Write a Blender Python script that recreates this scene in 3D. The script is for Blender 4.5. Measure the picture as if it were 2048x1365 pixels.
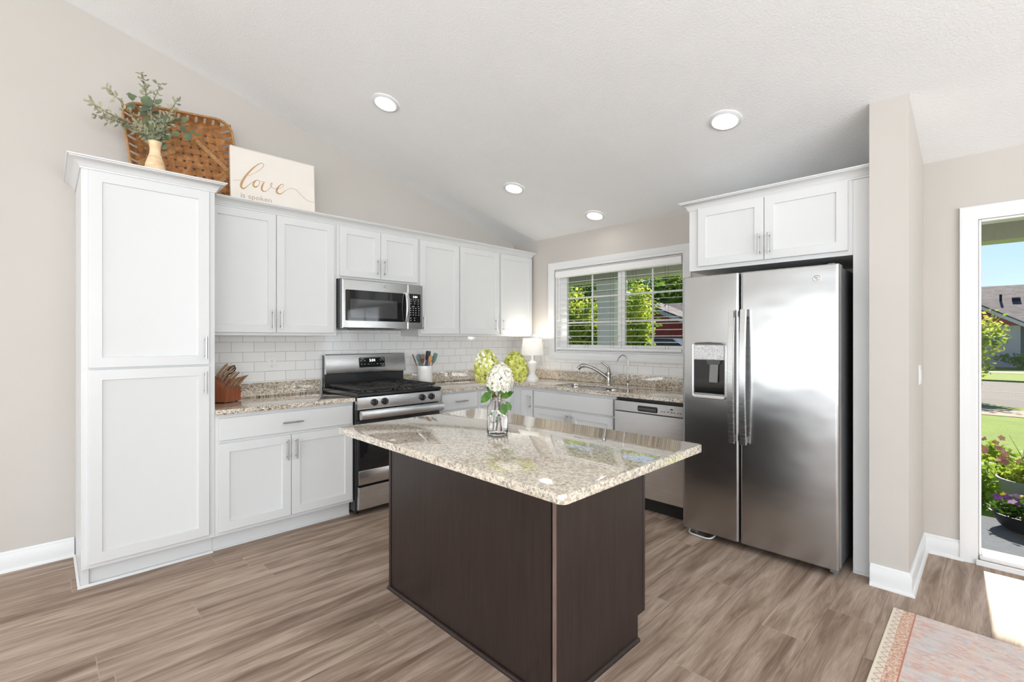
import bpy, bmesh, math, random
from mathutils import Vector, Matrix, Quaternion
PI = math.pi
rnd = random.Random(7)

for o in list(bpy.data.objects):
    bpy.data.objects.remove(o)
SC = bpy.context.scene
COL = SC.collection

# ------------------------------------------------------------------ camera
CAM = Vector((-3.9772, -4.0049, 1.3499)); YAW = 0.7924; FPX = 947.87; HOR = 676.92
cam = bpy.data.cameras.new('camera'); cam_o = bpy.data.objects.new('camera', cam); COL.objects.link(cam_o)
cam_o.location = CAM; cam_o.rotation_euler = (PI/2, 0, YAW - PI/2)
cam.sensor_width = 36; cam.lens = 36*FPX/2048; cam.shift_y = -(682.5-HOR)/2048
cam.clip_start = 0.05; cam.clip_end = 300
SC.camera = cam_o
SC.view_settings.view_transform = 'Standard'; SC.view_settings.look = 'None'
SC.view_settings.exposure = 0.24; SC.view_settings.gamma = 1; SC.view_settings.use_curve_mapping = False
SC.cycles.diffuse_bounces = 6; SC.cycles.max_bounces = 14; SC.cycles.transparent_max_bounces = 24
SC.cycles.caustics_reflective = False; SC.cycles.sample_clamp_indirect = 6

# ------------------------------------------------------------------ world, sun, area lamps at the rear openings
w = bpy.data.worlds.new('world'); SC.world = w; w.use_nodes = True
nt = w.node_tree; nt.nodes.clear()
out = nt.nodes.new('ShaderNodeOutputWorld'); bg = nt.nodes.new('ShaderNodeBackground')
sky = nt.nodes.new('ShaderNodeTexSky'); sky.sky_type = 'NISHITA'; sky.sun_disc = False
sky.sun_elevation = math.radians(38); sky.sun_rotation = math.radians(90); sky.altitude = 200
tc = nt.nodes.new('ShaderNodeTexCoord'); noi = nt.nodes.new('ShaderNodeTexNoise'); mp = nt.nodes.new('ShaderNodeMapping')
mp.inputs['Scale'].default_value = (3, 3, 9); noi.inputs['Scale'].default_value = 1.6; noi.inputs['Detail'].default_value = 6
rmp = nt.nodes.new('ShaderNodeValToRGB'); rmp.color_ramp.elements[0].position = .52; rmp.color_ramp.elements[1].position = .78
mix = nt.nodes.new('ShaderNodeMixRGB'); mix.inputs[2].default_value = (7.2, 7.6, 8.2, 1)
nt.links.new(tc.outputs['Generated'], mp.inputs['Vector']); nt.links.new(mp.outputs[0], noi.inputs['Vector'])
nt.links.new(noi.outputs['Fac'], rmp.inputs[0]); nt.links.new(rmp.outputs[0], mix.inputs[0])
tint = nt.nodes.new('ShaderNodeMixRGB'); tint.blend_type = 'MULTIPLY'; tint.inputs[0].default_value = 1; tint.inputs[2].default_value = (.58, .74, 1.0, 1)
nt.links.new(sky.outputs[0], tint.inputs[1]); nt.links.new(tint.outputs[0], mix.inputs[1]); nt.links.new(mix.outputs[0], bg.inputs['Color'])
bg.inputs['Strength'].default_value = 0.095
nt.links.new(bg.outputs[0], out.inputs['Surface'])

def lamp_obj(name, kind, loc, direction, energy, color=(1, 1, 1), **kw):
    l = bpy.data.lights.new(name, kind); l.energy = energy; l.color = color
    for k, v in kw.items(): setattr(l, k, v)
    o = bpy.data.objects.new(name, l); COL.objects.link(o); o.location = loc
    o.rotation_euler = Vector(direction).to_track_quat('-Z', 'Y').to_euler()
    return o
lamp_obj('sun', 'SUN', (20, 0, 20), (-1, -0.055, -math.tan(math.radians(38))), 8.0, (1, .86, .68), angle=math.radians(1.2))
# added area lamps before the unseen openings, standing in for daylight
lamp_obj('daylight_patio', 'AREA', (-9.96, -4.0, .98), (1, 0, .25), 225, (.91, .96, 1), shape='RECTANGLE', size=7.8, size_y=1.8)
lamp_obj('rear_fill', 'AREA', (-5.0, -8.45, 1.4), (.08, 1, 1.6), 470, (.90, .96, 1), shape='RECTANGLE', size=5.6, size_y=2.2)  # added fill lamp, tilted up to brighten the ceiling

# ------------------------------------------------------------------ helpers
def ray(u, v):
    F = Vector((math.cos(YAW), math.sin(YAW), 0)); R = Vector((math.sin(YAW), -math.cos(YAW), 0))
    return F + R*((u-1024)/FPX) + Vector((0, 0, (HOR-v)/FPX))
def at(u, v, axis, val):
    d = ray(u, v); i = 'xyz'.index(axis); t = (val-CAM[i])/d[i]; return CAM + d*t
mA = lambda s, n, z: Vector((s, -n, z))      # things standing along the left wall: s runs along x, n out of the wall
mB = lambda s, n, z: Vector((-n, s, z))      # things standing along the window wall: s runs along y

class MB:
    def __init__(self): self.bm = bmesh.new()
    def faces(self, vs, fs):
        b = self.bm; v = [b.verts.new(p) for p in vs]; r = []
        for f in fs:
            try: r.append(b.faces.new([v[i] for i in f]))
            except ValueError: pass
        return v
    def box(self, a, b, bev=0, seg=1):
        x0, x1 = sorted((a[0], b[0])); y0, y1 = sorted((a[1], b[1])); z0, z1 = sorted((a[2], b[2]))
        vs = [(x0,y0,z0),(x1,y0,z0),(x1,y1,z0),(x0,y1,z0),(x0,y0,z1),(x1,y0,z1),(x1,y1,z1),(x0,y1,z1)]
        v = self.faces(vs, [(0,3,2,1),(4,5,6,7),(0,1,5,4),(1,2,6,5),(2,3,7,6),(3,0,4,7)])
        if bev:
            es = list({e for q in v for e in q.link_edges})
            bmesh.ops.bevel(self.bm, geom=es, offset=bev, segments=seg, affect='EDGES', profile=.5)
        return self
    def mbox(self, m, s0, s1, n0, n1, z0, z1, bev=0, seg=1): return self.box(m(s0, n0, z0), m(s1, n1, z1), bev, seg)
    def loft(self, loops, cap=True, closed=True):
        b = self.bm; L = [[b.verts.new(p) for p in lp] for lp in loops]; k = len(L[0])
        for A, B in zip(L, L[1:]):
            for i in range(k if closed else k-1):
                j = (i+1) % k
                try: b.faces.new((A[i], A[j], B[j], B[i]))
                except ValueError: pass
        if cap:
            for A in (L[0][::-1], L[-1]):
                try: b.faces.new(A)
                except ValueError: pass
        return self
    def tube(self, pts, r, seg=8, flat=1.0, cap=True):
        pts = [Vector(p) for p in pts]; n = len(pts)
        rs = r if isinstance(r, (list, tuple)) else [r]*n
        up = None; loops = []
        for i, p in enumerate(pts):
            t = (pts[min(i+1, n-1)]-pts[max(i-1, 0)]).normalized()
            if up is None:
                up = Vector((0, 0, 1)) if abs(t.z) < .9 else Vector((1, 0, 0))
            up = (up - t*up.dot(t)).normalized(); sd = t.cross(up)
            loops.append([p + (sd*math.cos(2*PI*k/seg) + up*math.sin(2*PI*k/seg)*flat)*rs[i] for k in range(seg)])
        return self.loft(loops, cap)
    def cyl(self, p0, p1, r0, r1=None, seg=16): return self.tube([p0, p1], [r0, r1 if r1 is not None else r0], seg)
    def lathe(self, prof, c=(0, 0, 0), seg=28, mat=None, cap=True):
        c = Vector(c); loops = []
        for r, z in prof:
            lp = []
            for k in range(seg):
                p = Vector((r*math.cos(2*PI*k/seg), r*math.sin(2*PI*k/seg), z))
                lp.append(c + (mat @ p if mat else p))
            loops.append(lp)
        return self.loft(loops, cap)
    def rings(self, m, s0, s1, z0, z1, rg, cap=True):
        # concentric rectangles: (inset, n) pairs, first is the back
        return self.loft([[m(s0+i, n, z0+i), m(s1-i, n, z0+i), m(s1-i, n, z1-i), m(s0+i, n, z1-i)] for i, n in rg], cap)
    def sweep(self, path, prof, mp, side=1, closed=False):
        # path in 2-D, profile (offset, height); mitred corners
        P = [Vector(p) for p in path]; n = len(P); loops = []
        def nrm(a, b):
            d = (b-a).normalized(); return Vector((d.y, -d.x))*side
        for i in range(n):
            a = P[i-1] if (i > 0 or closed) else None; c = P[(i+1) % n] if (i < n-1 or closed) else None
            if a is None: m_ = nrm(P[i], c)
            elif c is None: m_ = nrm(a, P[i])
            else:
                n1, n2 = nrm(a, P[i]), nrm(P[i], c); m_ = (n1+n2); m_ = m_/max(.2, m_.dot(n1))
            loops.append([mp(P[i].x+m_.x*o, P[i].y+m_.y*o, h) for o, h in prof])
        if closed: loops.append(loops[0])
        return self.loft(loops, cap=not closed)
    def slab(self, outer, holes, z0, z1, bev=0, mp=None):
        bm = bmesh.new(); es = []
        for lp in [outer]+holes:
            vs = [bm.verts.new((p[0], p[1], z1)) for p in lp]
            es += [bm.edges.new((vs[i], vs[(i+1) % len(vs)])) for i in range(len(vs))]
        r = bmesh.ops.triangle_fill(bm, use_beauty=True, edges=es)
        fs = [f for f in r['geom'] if isinstance(f, bmesh.types.BMFace)]
        ex = bmesh.ops.extrude_face_region(bm, geom=fs)
        for v in ex['geom']:
            if isinstance(v, bmesh.types.BMVert): v.co.z = z0
        bmesh.ops.recalc_face_normals(bm, faces=bm.faces[:])
        if bev:
            es = [e for e in bm.edges if len(e.link_faces) == 2 and all(abs(v.co.z-z1) < 1e-6 for v in e.verts) and e.calc_face_angle(0) > 1.2]
            bmesh.ops.bevel(bm, geom=es, offset=bev, segments=2, affect='EDGES', profile=.5)
        if mp:
            for v in bm.verts: v.co = mp(*v.co)
        tmp = bpy.data.meshes.new('t'); bm.to_mesh(tmp); bm.free(); self.bm.from_mesh(tmp); bpy.data.meshes.remove(tmp)
        return self
    def leaf(self, base, d, nrm, ln, wd, fold=.15, droop=.15):
        d = Vector(d).normalized(); nrm = Vector(nrm); sd = d.cross(nrm)
        if sd.length < 1e-3: sd = d.orthogonal()
        sd.normalize(); nrm = sd.cross(d); base = Vector(base)
        def pt(t, s): return base + d*(ln*t) + sd*(wd*s) + nrm*(abs(s)*wd*fold*2 - droop*ln*t*t)
        self.faces([pt(0,0), pt(.3,.42), pt(.3,0), pt(.3,-.42), pt(.68,.4), pt(.68,0), pt(.68,-.4), pt(1,0)],
                   [(0,2,1),(0,3,2),(1,2,5,4),(2,3,6,5),(4,5,7),(5,6,7)])
    def build(self, name, mat, parent=None, smooth=True, fix=True, angle=35):
        bm = self.bm
        if fix: bmesh.ops.recalc_face_normals(bm, faces=bm.faces[:])
        me = bpy.data.meshes.new(name); bm.to_mesh(me); bm.free(); self.bm = None
        if smooth and len(me.polygons):
            me.polygons.foreach_set('use_smooth', [True]*len(me.polygons)); me.set_sharp_from_angle(angle=math.radians(angle))
        me.materials.append(mat)
        o = bpy.data.objects.new(name, me); COL.objects.link(o)
        if parent is not None: attach(o, parent)
        return o
def wloc(o):
    v = Vector(o.location)
    return v if o.parent is None else Vector((0, 0, 0))
def attach(o, p):
    o.parent = p
    if p.type == 'EMPTY': o.matrix_parent_inverse = Matrix.Translation(-Vector(p.location))
    elif p.parent is None and Vector(p.location).length: o.matrix_parent_inverse = Matrix.Translation(-Vector(p.location))
def tag(o, label=None, cat=None, group=None, kind=None):
    if label: o['label'] = label
    if cat: o['category'] = cat
    if group: o['group'] = group
    if kind: o['kind'] = kind
    return o
def thing(name, label, cat, loc=(0, 0, 0), group=None):
    o = bpy.data.objects.new(name, None); o.empty_display_size = .1; COL.objects.link(o); o.location = loc
    return tag(o, label, cat, group)
def struct(name, mb, mat, parent=None, smooth=True):
    o = mb.build(name, mat, parent, smooth)
    if parent is None: o['kind'] = 'structure'
    return o
def bez(pts, k=8):
    # Catmull-Rom through the points
    P = [Vector(p) for p in pts]; P = [P[0]*2-P[1]] + P + [P[-1]*2-P[-2]]; r = []
    for i in range(1, len(P)-2):
        for j in range(k):
            t = j/k; a, b, c, d = P[i-1], P[i], P[i+1], P[i+2]
            r.append(.5*((2*b)+(c-a)*t+(2*a-5*b+4*c-d)*t*t+(3*b-a-3*c+d)*t**3))
    r.append(P[-2]); return r
def text_mesh(mb, body, size, mapf, depth=.0006, font=None, align='CENTER'):
    cu = bpy.data.curves.new('txt', 'FONT'); cu.body = body; cu.size = size; cu.align_x = align; cu.align_y = 'CENTER'; cu.extrude = depth/2
    cu.resolution_u = 3
    o = bpy.data.objects.new('txt', cu); COL.objects.link(o)
    bpy.context.view_layer.update()
    me = bpy.data.meshes.new_from_object(o.evaluated_get(bpy.context.evaluated_depsgraph_get()))
    for v in me.vertices: v.co = mapf(v.co.x, v.co.y, v.co.z)
    mb.bm.from_mesh(me); bpy.data.objects.remove(o); bpy.data.curves.remove(cu); bpy.data.meshes.remove(me)

# ------------------------------------------------------------------ materials
def srgb(r, g, b):
    f = lambda c: (c/255/12.92) if c/255 <= .04045 else ((c/255+.055)/1.055)**2.4
    return (f(r), f(g), f(b), 1)
class NM:
    def __init__(self, name):
        self.m = bpy.data.materials.new(name); self.m.use_nodes = True; self.nt = self.m.node_tree
        self.b = self.nt.nodes['Principled BSDF']; self.o = self.nt.nodes['Material Output']
    def n(self, t, **kw):
        nd = self.nt.nodes.new('ShaderNode'+t)
        for k, v in kw.items():
            if k in nd.inputs.keys(): nd.inputs[k].default_value = v
            else: setattr(nd, k, v)
        return nd
    def l(self, a, b): self.nt.links.new(a, b)
    def coord(self, scale=(1, 1, 1), kind='Object', loc=(0, 0, 0)):
        t = self.n('TexCoord'); m = self.n('Mapping'); m.inputs['Scale'].default_value = scale; m.inputs['Location'].default_value = loc
        self.l(t.outputs[kind], m.inputs[0]); return m.outputs[0]
    def noise(self, vec, scale=5, detail=3, rough=.5, dist=0):
        n = self.n('TexNoise'); n.inputs['Scale'].default_value = scale; n.inputs['Detail'].default_value = detail
        n.inputs['Roughness'].default_value = rough; n.inputs['Distortion'].default_value = dist; self.l(vec, n.inputs['Vector']); return n
    def ramp(self, fac, stops, interp='LINEAR'):
        r = self.n('ValToRGB'); e = r.color_ramp; e.interpolation = interp
        while len(e.elements) > 1: e.elements.remove(e.elements[-1])
        for i, (p, c) in enumerate(stops):
            el = e.elements[0] if i == 0 else e.elements.new(p)
            el.position = p; el.color = c
        self.l(fac, r.inputs[0]); return r.outputs[0]
    def math(self, op, a, b=0.0, c=None):
        n = self.n('Math', operation=op)
        for i, v in enumerate((a, b) if c is None else (a, b, c)):
            if isinstance(v, (int, float)): n.inputs[i].default_value = v
            else: self.l(v, n.inputs[i])
        return n.outputs[0]
    def mixc(self, fac, a, b, blend='MIX'):
        n = self.n('MixRGB', blend_type=blend)
        for i, v in enumerate((fac, a, b)):
            if isinstance(v, (int, float)): n.inputs[i].default_value = v
            elif isinstance(v, tuple): n.inputs[i].default_value = v
            else: self.l(v, n.inputs[i])
        return n.outputs[0]
    def bump(self, h, strength=.2, dist=.01):
        b = self.n('Bump'); b.inputs['Strength'].default_value = strength; b.inputs['Distance'].default_value = dist
        self.l(h, b.inputs['Height']); self.l(b.outputs[0], self.b.inputs['Normal']); return b
    def set(self, **kw):
        names = dict(color='Base Color', rough='Roughness', metal='Metallic', ior='IOR', coat='Coat Weight', coatr='Coat Roughness', spec='Specular IOR Level', trans='Transmission Weight', em='Emission Color', ems='Emission Strength', aniso='Anisotropic', sheen='Sheen Weight')
        for k, v in kw.items():
            s = self.b.inputs[names[k]]
            if hasattr(v, 'is_output'): self.l(v, s)
            else: s.default_value = v
        return self
def plain(name, col, rough=.5, metal=0, var=.04, scale=40, **kw):
    q = NM(name); n = q.noise(q.coord(), scale, 3)
    c = q.ramp(n.outputs['Fac'], [(.3, tuple(x*(1-var) for x in col[:3])+(1,)), (.7, tuple(min(1, x*(1+var)) for x in col[:3])+(1,))])
    q.set(color=c, rough=rough, metal=metal, **kw); return q.m
def leafmat(name, c0, c1, trans=.45, rough=.5, scale=9):
    q = NM(name); n = q.noise(q.coord(), scale, 2); c = q.ramp(n.outputs['Fac'], [(.35, c0), (.65, c1)])
    q.set(color=c, rough=rough); t = q.n('BsdfTranslucent'); q.l(c, t.inputs['Color'])
    mx = q.n('MixShader'); mx.inputs[0].default_value = trans
    q.l(q.b.outputs[0], mx.inputs[1]); q.l(t.outputs[0], mx.inputs[2]); q.l(mx.outputs[0], q.o.inputs['Surface']); return q.m

WHITE = plain('white_cabinet_paint', (.68, .683, .68), .38, var=.006, scale=6)
TRIM = plain('white_trim_paint', (.73, .733, .73), .35, var=.006, scale=6)
def wallpaint():
    q = NM('greige_wall_paint'); v = q.coord()
    n = q.noise(v, 260, 2); c = q.ramp(q.noise(v, 2, 2).outputs['Fac'], [(.3, (.54, .505, .467, 1)), (.7, (.555, .52, .482, 1))])
    q.set(color=c, rough=.75); q.bump(n.outputs['Fac'], .12, .002); return q.m
WALL = wallpaint()
def ceilpaint():
    q = NM('textured_ceiling_paint'); v = q.coord()
    n = q.noise(v, 85, 3, .55); c = q.ramp(q.noise(v, 3, 2).outputs['Fac'], [(.3, (.86, .865, .865, 1)), (.7, (.88, .885, .885, 1))])
    q.set(color=c, rough=.85); q.bump(n.outputs['Fac'], .35, .006); return q.m
CEIL = ceilpaint()
def floormat():
    q = NM('brown_grey_plank_floor'); t = q.n('TexCoord'); sp = q.n('SeparateXYZ'); q.l(t.outputs['Object'], sp.inputs[0])
    X, Y = sp.outputs[0], sp.outputs[1]
    yr = q.math('DIVIDE', q.math('ADD', Y, .5743), .1903); row = q.math('FLOOR', yr); fy = q.math('FRACT', yr)
    wn = q.n('TexWhiteNoise', noise_dimensions='1D'); q.l(row, wn.inputs['W'])
    xr = q.math('DIVIDE', q.math('ADD', X, q.math('MULTIPLY', wn.outputs['Value'], 1.5)), 1.5); col = q.math('FLOOR', xr); fx = q.math('FRACT', xr)
    cid = q.n('CombineXYZ'); q.l(row, cid.inputs[0]); q.l(col, cid.inputs[1])
    w2 = q.n('TexWhiteNoise', noise_dimensions='3D'); q.l(cid.outputs[0], w2.inputs['Vector'])
    # grain: stretched along x, shifted per plank
    sh = q.math('MULTIPLY', w2.outputs['Value'], 40)
    gv = q.n('CombineXYZ'); q.l(q.math('ADD', q.math('MULTIPLY', X, 1.1), sh), gv.inputs[0]); q.l(q.math('MULTIPLY', Y, 11), gv.inputs[1]); q.l(sh, gv.inputs[2])
    g1 = q.noise(gv.outputs[0], 1.5, 5, .62, .7)
    gv2 = q.n('CombineXYZ'); q.l(q.math('ADD', q.math('MULTIPLY', X, 5), sh), gv2.inputs[0]); q.l(q.math('MULTIPLY', Y, 170), gv2.inputs[1]); q.l(sh, gv2.inputs[2])
    g2 = q.noise(gv2.outputs[0], 1.6, 3, .6)
    base = q.ramp(g1.outputs['Fac'], [(.24, srgb(104, 84, 71)), (.40, srgb(143, 122, 106)), (.56, srgb(174, 154, 138)), (.76, srgb(198, 181, 166))])
    f = q.mixc(.32, base, q.ramp(g2.outputs['Fac'], [(.3, (.25, .25, .25, 1)), (.7, (.85, .85, .85, 1))]), 'OVERLAY')
    tone = q.ramp(w2.outputs['Value'], [(0, (.86, .84, .83, 1)), (1, (1.0, 1.0, 1.0, 1))])
    f = q.mixc(1, f, tone, 'MULTIPLY')
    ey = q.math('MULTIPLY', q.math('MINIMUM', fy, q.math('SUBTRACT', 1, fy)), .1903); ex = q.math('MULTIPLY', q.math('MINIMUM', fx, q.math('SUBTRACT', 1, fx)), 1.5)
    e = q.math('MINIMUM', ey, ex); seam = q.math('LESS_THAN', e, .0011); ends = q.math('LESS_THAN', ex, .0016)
    f = q.mixc(q.math('MULTIPLY', seam, .7), f, srgb(92, 76, 65)); f = q.mixc(q.math('MULTIPLY', ends, .6), f, srgb(196, 180, 164))  # plank ends get a pale line, the bevel's glint put into the colour
    q.set(color=f, rough=q.ramp(g2.outputs['Fac'], [(0, (.44, .44, .44, 1)), (1, (.55, .55, .55, 1))]), spec=.3)
    hb = q.math('SUBTRACT', q.math('MULTIPLY', g2.outputs['Fac'], .25), seam); q.bump(hb, .12, .002); return q.m
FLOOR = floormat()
def tilemat(name, ax):
    q = NM(name); t = q.n('TexCoord'); sp = q.n('SeparateXYZ'); q.l(t.outputs['Object'], sp.inputs[0])
    cv = q.n('CombineXYZ'); q.l(q.math('ADD', sp.outputs[ax], 2.983+.07775+.1555*40), cv.inputs[0]); q.l(q.math('ADD', sp.outputs[2], -1.243+.0767*20), cv.inputs[1])
    b = q.n('TexBrick'); q.l(cv.outputs[0], b.inputs['Vector'])
    for k, v in (('Scale', 1), ('Mortar Size', .0016), ('Mortar Smooth', .15), ('Brick Width', .1555), ('Row Height', .0767)): b.inputs[k].default_value = v
    b.offset = .5; b.inputs['Color1'].default_value = (.82, .81, .795, 1); b.inputs['Color2'].default_value = (.85, .84, .825, 1); b.inputs['Mortar'].default_value = (.44, .42, .40, 1)
    q.set(color=b.outputs['Color'], rough=.12, spec=.5); q.bump(q.math('SUBTRACT', 1, b.outputs['Fac']), .35, .002); return q.m
TILEA = tilemat('white_subway_tile_along_x', 0); TILEB = tilemat('white_subway_tile_along_y', 1)
def granite(name, lift=0.0):
    q = NM(name); v = q.coord(); d = q.noise(v, 30, 3)
    vv = q.n('VectorMath', operation='MULTIPLY_ADD'); q.l(d.outputs['Color'], vv.inputs[0]); vv.inputs[1].default_value = (.012, .012, .012); q.l(v, vv.inputs[2])
    a = q.n('TexVoronoi'); a.inputs['Scale'].default_value = 120; q.l(vv.outputs[0], a.inputs['Vector'])
    b = q.n('TexVoronoi'); b.inputs['Scale'].default_value = 240; q.l(vv.outputs[0], b.inputs['Vector'])
    sa = q.n('SeparateXYZ'); q.l(a.outputs['Color'], sa.inputs[0]); sb = q.n('SeparateXYZ'); q.l(b.outputs['Color'], sb.inputs[0])
    ca = q.ramp(sa.outputs[0], [(0, srgb(36, 32, 30)), (.13, srgb(104, 92, 82)), (.25, srgb(166, 150, 131)), (.42, srgb(205, 191, 171)), (.68, srgb(229, 219, 202)), (.88, srgb(190, 168, 140))], 'CONSTANT')
    cb = q.ramp(sb.outputs[1], [(0, srgb(56, 49, 44)), (.14, srgb(164, 147, 128)), (.36, srgb(208, 195, 176)), (.72, srgb(232, 223, 208))], 'CONSTANT')
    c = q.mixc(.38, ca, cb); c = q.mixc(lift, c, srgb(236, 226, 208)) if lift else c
    q.set(color=c, rough=.07, spec=.7, coat=1.0, coatr=.02); q.b.inputs['Coat IOR'].default_value = 1.95; return q.m
GRANITE = granite('speckled_beige_granite'); GRANITE_PALE_LIT = granite('pale_lit_speckled_granite', .22)  # counter stone paler here, the island's brighter light put into the colour
def darkwood():
    q = NM('espresso_stained_wood'); v = q.coord((14, 14, .9)); n = q.noise(v, 3, 5, .6, .4); f = q.noise(q.coord((120, 120, 4)), 2, 2)
    c = q.ramp(n.outputs['Fac'], [(.25, (.015, .0085, .0075, 1)), (.55, (.026, .0165, .014, 1)), (.8, (.038, .025, .022, 1))])
    c = q.mixc(.25, c, q.ramp(f.outputs['Fac'], [(.3, (.012, .008, .007, 1)), (.7, (.055, .038, .033, 1))]))
    q.set(color=c, rough=.33, spec=.5); q.bump(f.outputs['Fac'], .05, .001); return q.m
ESP = darkwood()
def steel(name, base=.58, rough=.24, wave=.0, vert=False):
    q = NM(name); v = q.coord((5.0, 5.0, 1500.0)); n = q.noise(v, 1.0, 2, .5)
    q.set(color=q.ramp(n.outputs['Fac'], [(.3, (base*.97, base*.97, base*.965, 1)), (.7, (base*1.03, base*1.03, base*1.025, 1))]), metal=1,
          rough=q.ramp(n.outputs['Fac'], [(.3, (rough*.95,)*3+(1,)), (.7, (rough*1.06,)*3+(1,))]))
    if wave:
        w_ = q.noise(q.coord((1, 1, 1.6)), 1.7, 2); h = q.math('MULTIPLY', w_.outputs['Fac'], wave)
        q.bump(h, 1.0, 1.0)
    else: pass
    return q.m
STEEL = steel('brushed_stainless_steel', .66, .26); FSTEEL = steel('fridge_stainless_steel', .50, .24, .007)
NICKEL = plain('satin_nickel', (.52, .51, .49), .28, 1, .03)
FAUCETM = plain('brushed_nickel', (.42, .40, .375), .24, 1, .04)
BLACK = plain('black_enamel', (.018, .018, .018), .22, var=.1); IRON = plain('cast_iron_black', (.022, .021, .020), .5, var=.2)
BGLASS = plain('black_glass', (.012, .012, .013), .04, var=.05, spec=.6)
MGLASS = plain('dark_microwave_glass', (.06, .06, .061), .05, var=.05, spec=.8)
DGREY = plain('dark_grey_metal', (.075, .075, .078), .45, var=.08); MGREY = plain('mid_grey_metal', (.2, .2, .2), .4, .3)
BRUBBER = plain('black_plastic', (.012, .012, .012), .5)
CERAM = plain('white_glazed_ceramic', (.80, .785, .76), .25, var=.01, coat=.4)
PLASTIC = plain('white_plastic', (.8, .795, .78), .35, var=.01); DARKSLOT = plain('dark_slot', (.03, .03, .03), .6)
VINYL = plain('white_vinyl_frame', (.84, .84, .84), .35, var=.005)
BLIND = plain('white_blind_slat', (.82, .815, .80), .45, var=.01); CORD = plain('dark_ladder_cord', (.10, .085, .07), .8)
SLATM = plain('slat_finish', (.80, .78, .74), .4, var=.01)
def emit(name, col, s):
    q = NM(name); n = q.noise(q.coord(), 3, 1); c = q.ramp(n.outputs['Fac'], [(0, col), (1, col)])
    q.set(color=c, em=c, ems=s, rough=.4); return q.m
LEDM = emit('lit_led_diffuser', (1, .97, .92, 1), 14); DIGIT = emit('lit_clock_digits', (.9, .97, 1, 1), 1.6); BULBM = emit('lit_warm_bulb', (1, .8, .55, 1), 3)
MARK = plain('printed_pale_marking', (.45, .45, .45), .5)
def glass(name, tint=(1, 1, 1, 1), fres=True):
    q = NM(name); q.nt.nodes.remove(q.b); g = q.n('BsdfGlossy'); g.inputs['Roughness'].default_value = 0.0
    t = q.n('BsdfTransparent'); t.inputs['Color'].default_value = tint; fr = q.n('Fresnel'); fr.inputs['IOR'].default_value = 1.12
    mx = q.n('MixShader'); q.l(fr.outputs[0], mx.inputs[0]); q.l(t.outputs[0], mx.inputs[1]); q.l(g.outputs[0], mx.inputs[2]); q.l(mx.outputs[0], q.o.inputs['Surface']); return q.m
PANE = glass('clear_window_glass', (.97, .985, .98, 1))
JARG = NM('clear_jar_glass').set(color=(1, 1, 1, 1), rough=0.0, trans=1.0, ior=1.45).m
WATER = NM('clear_water').set(color=(.99, .985, .96, 1), rough=0.0, trans=1.0, ior=1.33).m
def woodmat(name, c0, c1, c2, rough=.45, sc=(3, 40, 40)):
    q = NM(name); n = q.noise(q.coord(sc), 1.4, 4, .6, .6); q.set(color=q.ramp(n.outputs['Fac'], [(.25, c0), (.5, c1), (.78, c2)]), rough=rough); return q.m
BLOCKW = woodmat('reddish_wood', srgb(122, 66, 42), srgb(150, 86, 57), srgb(170, 104, 72), .4, (30, 30, 5))
KNIFEH = woodmat('tan_knife_handle_wood', srgb(120, 92, 68), srgb(166, 134, 104), srgb(196, 166, 134), .4, (60, 60, 60))
KNIFED = woodmat('brown_knife_handle_wood', srgb(98, 66, 44), srgb(142, 100, 70), srgb(170, 126, 92), .4, (60, 60, 60))
VASEW = woodmat('pale_turned_wood', srgb(208, 168, 124), srgb(232, 200, 160), srgb(244, 222, 190), .5, (10, 10, 26))
WICK = woodmat('woven_splint', srgb(112, 70, 34), srgb(158, 104, 54), srgb(192, 138, 82), .55, (14, 14, 14))
WICKD = woodmat('woven_splint_rim', srgb(130, 92, 52), srgb(172, 128, 80), srgb(200, 160, 112), .6, (60, 60, 60))
SIGNM = plain('cream_painted_board', (.80, .745, .68), .6, var=.02, scale=8); GOLD = woodmat('gold_brown_lettering', srgb(168, 126, 82), srgb(188, 148, 102), srgb(200, 166, 124), .5, (40, 40, 40))
LTXT = plain('soft_grey_brown_print', srgb(186, 166, 146), .7)
SAGE = leafmat('sage_green_leaf', srgb(128, 132, 106), srgb(182, 182, 152), .2); EUCA = leafmat('blue_green_leaf', srgb(92, 110, 88), srgb(132, 144, 108), .2); EUCL = leafmat('pale_green_leaf', srgb(150, 160, 120), srgb(182, 188, 150), .25)
TWIG = plain('brown_twig', srgb(120, 100, 74), .7)
HLEAF = leafmat('hydrangea_leaf_green', srgb(52, 96, 24), srgb(92, 140, 40), .35, .4, 30); HWHITE = leafmat('white_petal', srgb(238, 236, 226), srgb(250, 248, 242), .3, .6, 60)
HLIME = leafmat('lime_petal', srgb(188, 194, 84), srgb(226, 226, 140), .35, .6, 60); HSTEM = plain('reddish_stem', srgb(112, 66, 48), .6)
def shade():
    q = NM('white_lamp_shade'); n = q.noise(q.coord((300, 300, 300)), 1, 1); c = q.ramp(n.outputs['Fac'], [(.3, (.92, .92, .91, 1)), (.7, (.95, .95, .94, 1))])
    q.set(color=c, rough=.9); t = q.n('BsdfTranslucent'); q.l(c, t.inputs['Color']); mx = q.n('MixShader'); mx.inputs[0].default_value = .5
    q.l(q.b.outputs[0], mx.inputs[1]); q.l(t.outputs[0], mx.inputs[2]); q.l(mx.outputs[0], q.o.inputs['Surface']); return q.m
SHADE = shade()
def crinkle():
    q = NM('crinkled_silver_film'); n = q.noise(q.coord((1, 1, 1)), 55, 4, .6, 2.5)
    q.set(color=q.ramp(n.outputs['Fac'], [(.35, (.32, .32, .32, 1)), (.5, (.8, .8, .8, 1)), (.65, (.55, .55, .55, 1))]), rough=.25, metal=.6); q.bump(n.outputs['Fac'], .6, .004); return q.m
CRINK = crinkle()
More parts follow.
